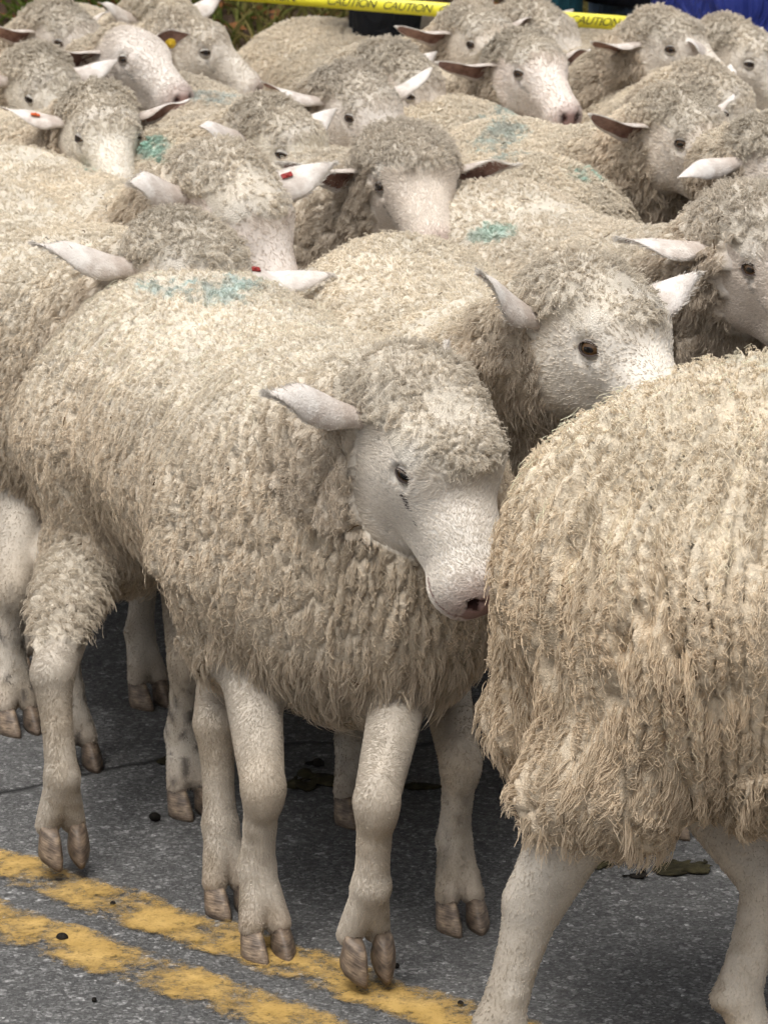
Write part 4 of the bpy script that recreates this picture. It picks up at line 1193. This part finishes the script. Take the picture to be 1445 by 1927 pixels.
for px in (510, 660, 765, 870, 990, 1118, 1240, 1360):
    q = at(px, 0, d=7.02); u = (q[0] - ta[0]) / tdir[0]
    s0 = (u - tl / 2) / (tl / 2 + 1.2); tw = .25 * math.sin(u * 2.1) + .1 * math.sin(u * 5.3)
    cu = bpy.data.curves.new('lettering', 'FONT'); cu.body = 'CAUTION'; cu.size = .0235; cu.shear = .35; cu.align_x = 'CENTER'; cu.align_y = 'CENTER'; cu.space_character = .92
    tmp = bpy.data.objects.new('tmp', cu); COL.objects.link(tmp)
    dg = bpy.context.evaluated_depsgraph_get(); me = bpy.data.meshes.new_from_object(tmp.evaluated_get(dg))
    bpy.data.objects.remove(tmp); me.materials.clear(); me.materials.append(TEXT)
    o = bpy.data.objects.new('lettering', me); COL.objects.link(o); o.parent = tape_root
    p = tdir * u + np.array((0, .004 * math.sin(u * 7) - .0035, -.02 * (1 - s0 * s0) + .02))
    o.location = p.tolist(); o.rotation_euler = (R(90) - tw * .6, -math.asin(-tdir[2]) * -1, 0); o.scale = (1, 1, 1)

# ------------------------------------------------------------------ droppings and bits on the road
DUNG = []
for nm, c in (('dung_olive', (.028, .024, .012)), ('dung_dark', (.012, .010, .008))):
    b = NB(nm); tc = b.n('TexCoord'); n1 = b.n('TexNoise', {'Vector': tc.outputs['Object'], 'Scale': 60.0, 'Detail': 5.0})
    col = b.mix(b.ramp(n1.outputs['Fac'], [(.35, 0.0), (.7, 1.0)]), tuple(x * .5 for x in c), tuple(x * 1.9 for x in c))
    bp = b.n('Bump', {'Strength': 1.0, 'Distance': .006, 'Height': n1.outputs['Fac']})
    DUNG.append(b.bsdf(col, .85, .15, bp.outputs[0]))
def dung(px, py, rx, ry, h, label, mi=0, seed=0, n=14):
    rr = np.random.RandomState(seed); c = at(px, py, z=0)
    pr = [(ell((0, 0, -.004), (rx * .85, ry * .85, .010)), 0)]
    for i in range(n):
        a, r = rr.uniform(0, 6.28), math.sqrt(rr.uniform()) * .9
        s = rr.uniform(.25, .6) * min(rx, ry)
        pr.append((ell((math.cos(a) * r * rx, math.sin(a) * r * ry, rr.uniform(0, .4) * h), (s, s * rr.uniform(.6, 1.1), h * rr.uniform(.3, .8))), .004))
    def f(p):
        x, y, z = comp(p)
        return np.maximum(blend(pr, x, y, z) + .006 * noise(p, 150, seed) + .0025 * noise(p, 420, seed + 1), -z + .001).astype(np.float32)
    V, F, N = polygonise(f, (-rx * 1.8, -ry * 1.8, -.012), (rx * 1.8, ry * 1.8, h * 2.2 + .01), max(.003, rx / 16), 1)
    o = mesh_obj('dung_patch', V, F, DUNG[mi]); o.location = (c[0], c[1], .0005); o.scale = (1, 1, .55)
    return tag(o, label, 'dung', 'droppings on the road')
dung(580, 1472, .045, .030, .012, 'wide trampled olive dung patch on the road behind the front legs', 0, 1, 20)
dung(592, 1440, .016, .012, .016, 'dark dung lump at the back of the wide olive dung patch', 1, 2, 8)
dung(1095, 1625, .034, .028, .010, 'olive dung patch behind the shaggy hind leg', 0, 3, 18)
dung(1190, 1650, .015, .014, .018, 'small dark dung lump between the two olive dung patches', 1, 4, 8)
dung(1290, 1635, .036, .024, .012, 'rough olive dung heap beneath the belly of the large fleece', 0, 5, 20)
dung(1170, 1575, .030, .018, .005, 'flat dark dung smear in the shade under the belly', 1, 6, 14)
dung(312, 1432, .016, .012, .008, 'small olive dung patch beside the speckled foreleg', 0, 7, 8)
dung(405, 1550, .014, .012, .010, 'brown dung crumbs beside the speckled hoof', 0, 8, 9)
dung(800, 1480, .022, .018, .008, 'little olive dung patch behind the lifted forefoot', 0, 9, 9)
def pellet(px, py, r, label, seed):
    rr = np.random.RandomState(seed); c = at(px, py, z=0)
    V, F = uv_ball(r, 14, 10, 1.15, .9, .85); V = np.array(V); V = V * (1 + .07 * noise(V, 5 / r * .35, seed))[:, None]
    o = mesh_obj('dung_pellet', V, F, DUNG[1]); o.location = (c[0], c[1], r * .8); o.rotation_euler = (rr.uniform(-.3, .3), rr.uniform(-.3, .3), rr.uniform(0, 6))
    tag(o, label, 'dung pellet', 'dung pellets on the road')
pellet(118, 1771, .0062, 'round black dung pellet lying on the lower yellow line', 1)
pellet(292, 1545, .0072, 'black dung pellet on bare asphalt above the yellow lines', 2)
pellet(213, 1705, .0040, 'tiny black dung pellet at the break in the upper yellow line', 3)
pellet(745, 1822, .0040, 'tiny dark pellet beside the lifted front hoof', 4)
pellet(866, 1893, .0040, 'tiny dark pellet near the end of the yellow line', 5)
pellet(178, 1885, .0034, 'tiny grey-black pellet on asphalt below the yellow lines', 6)
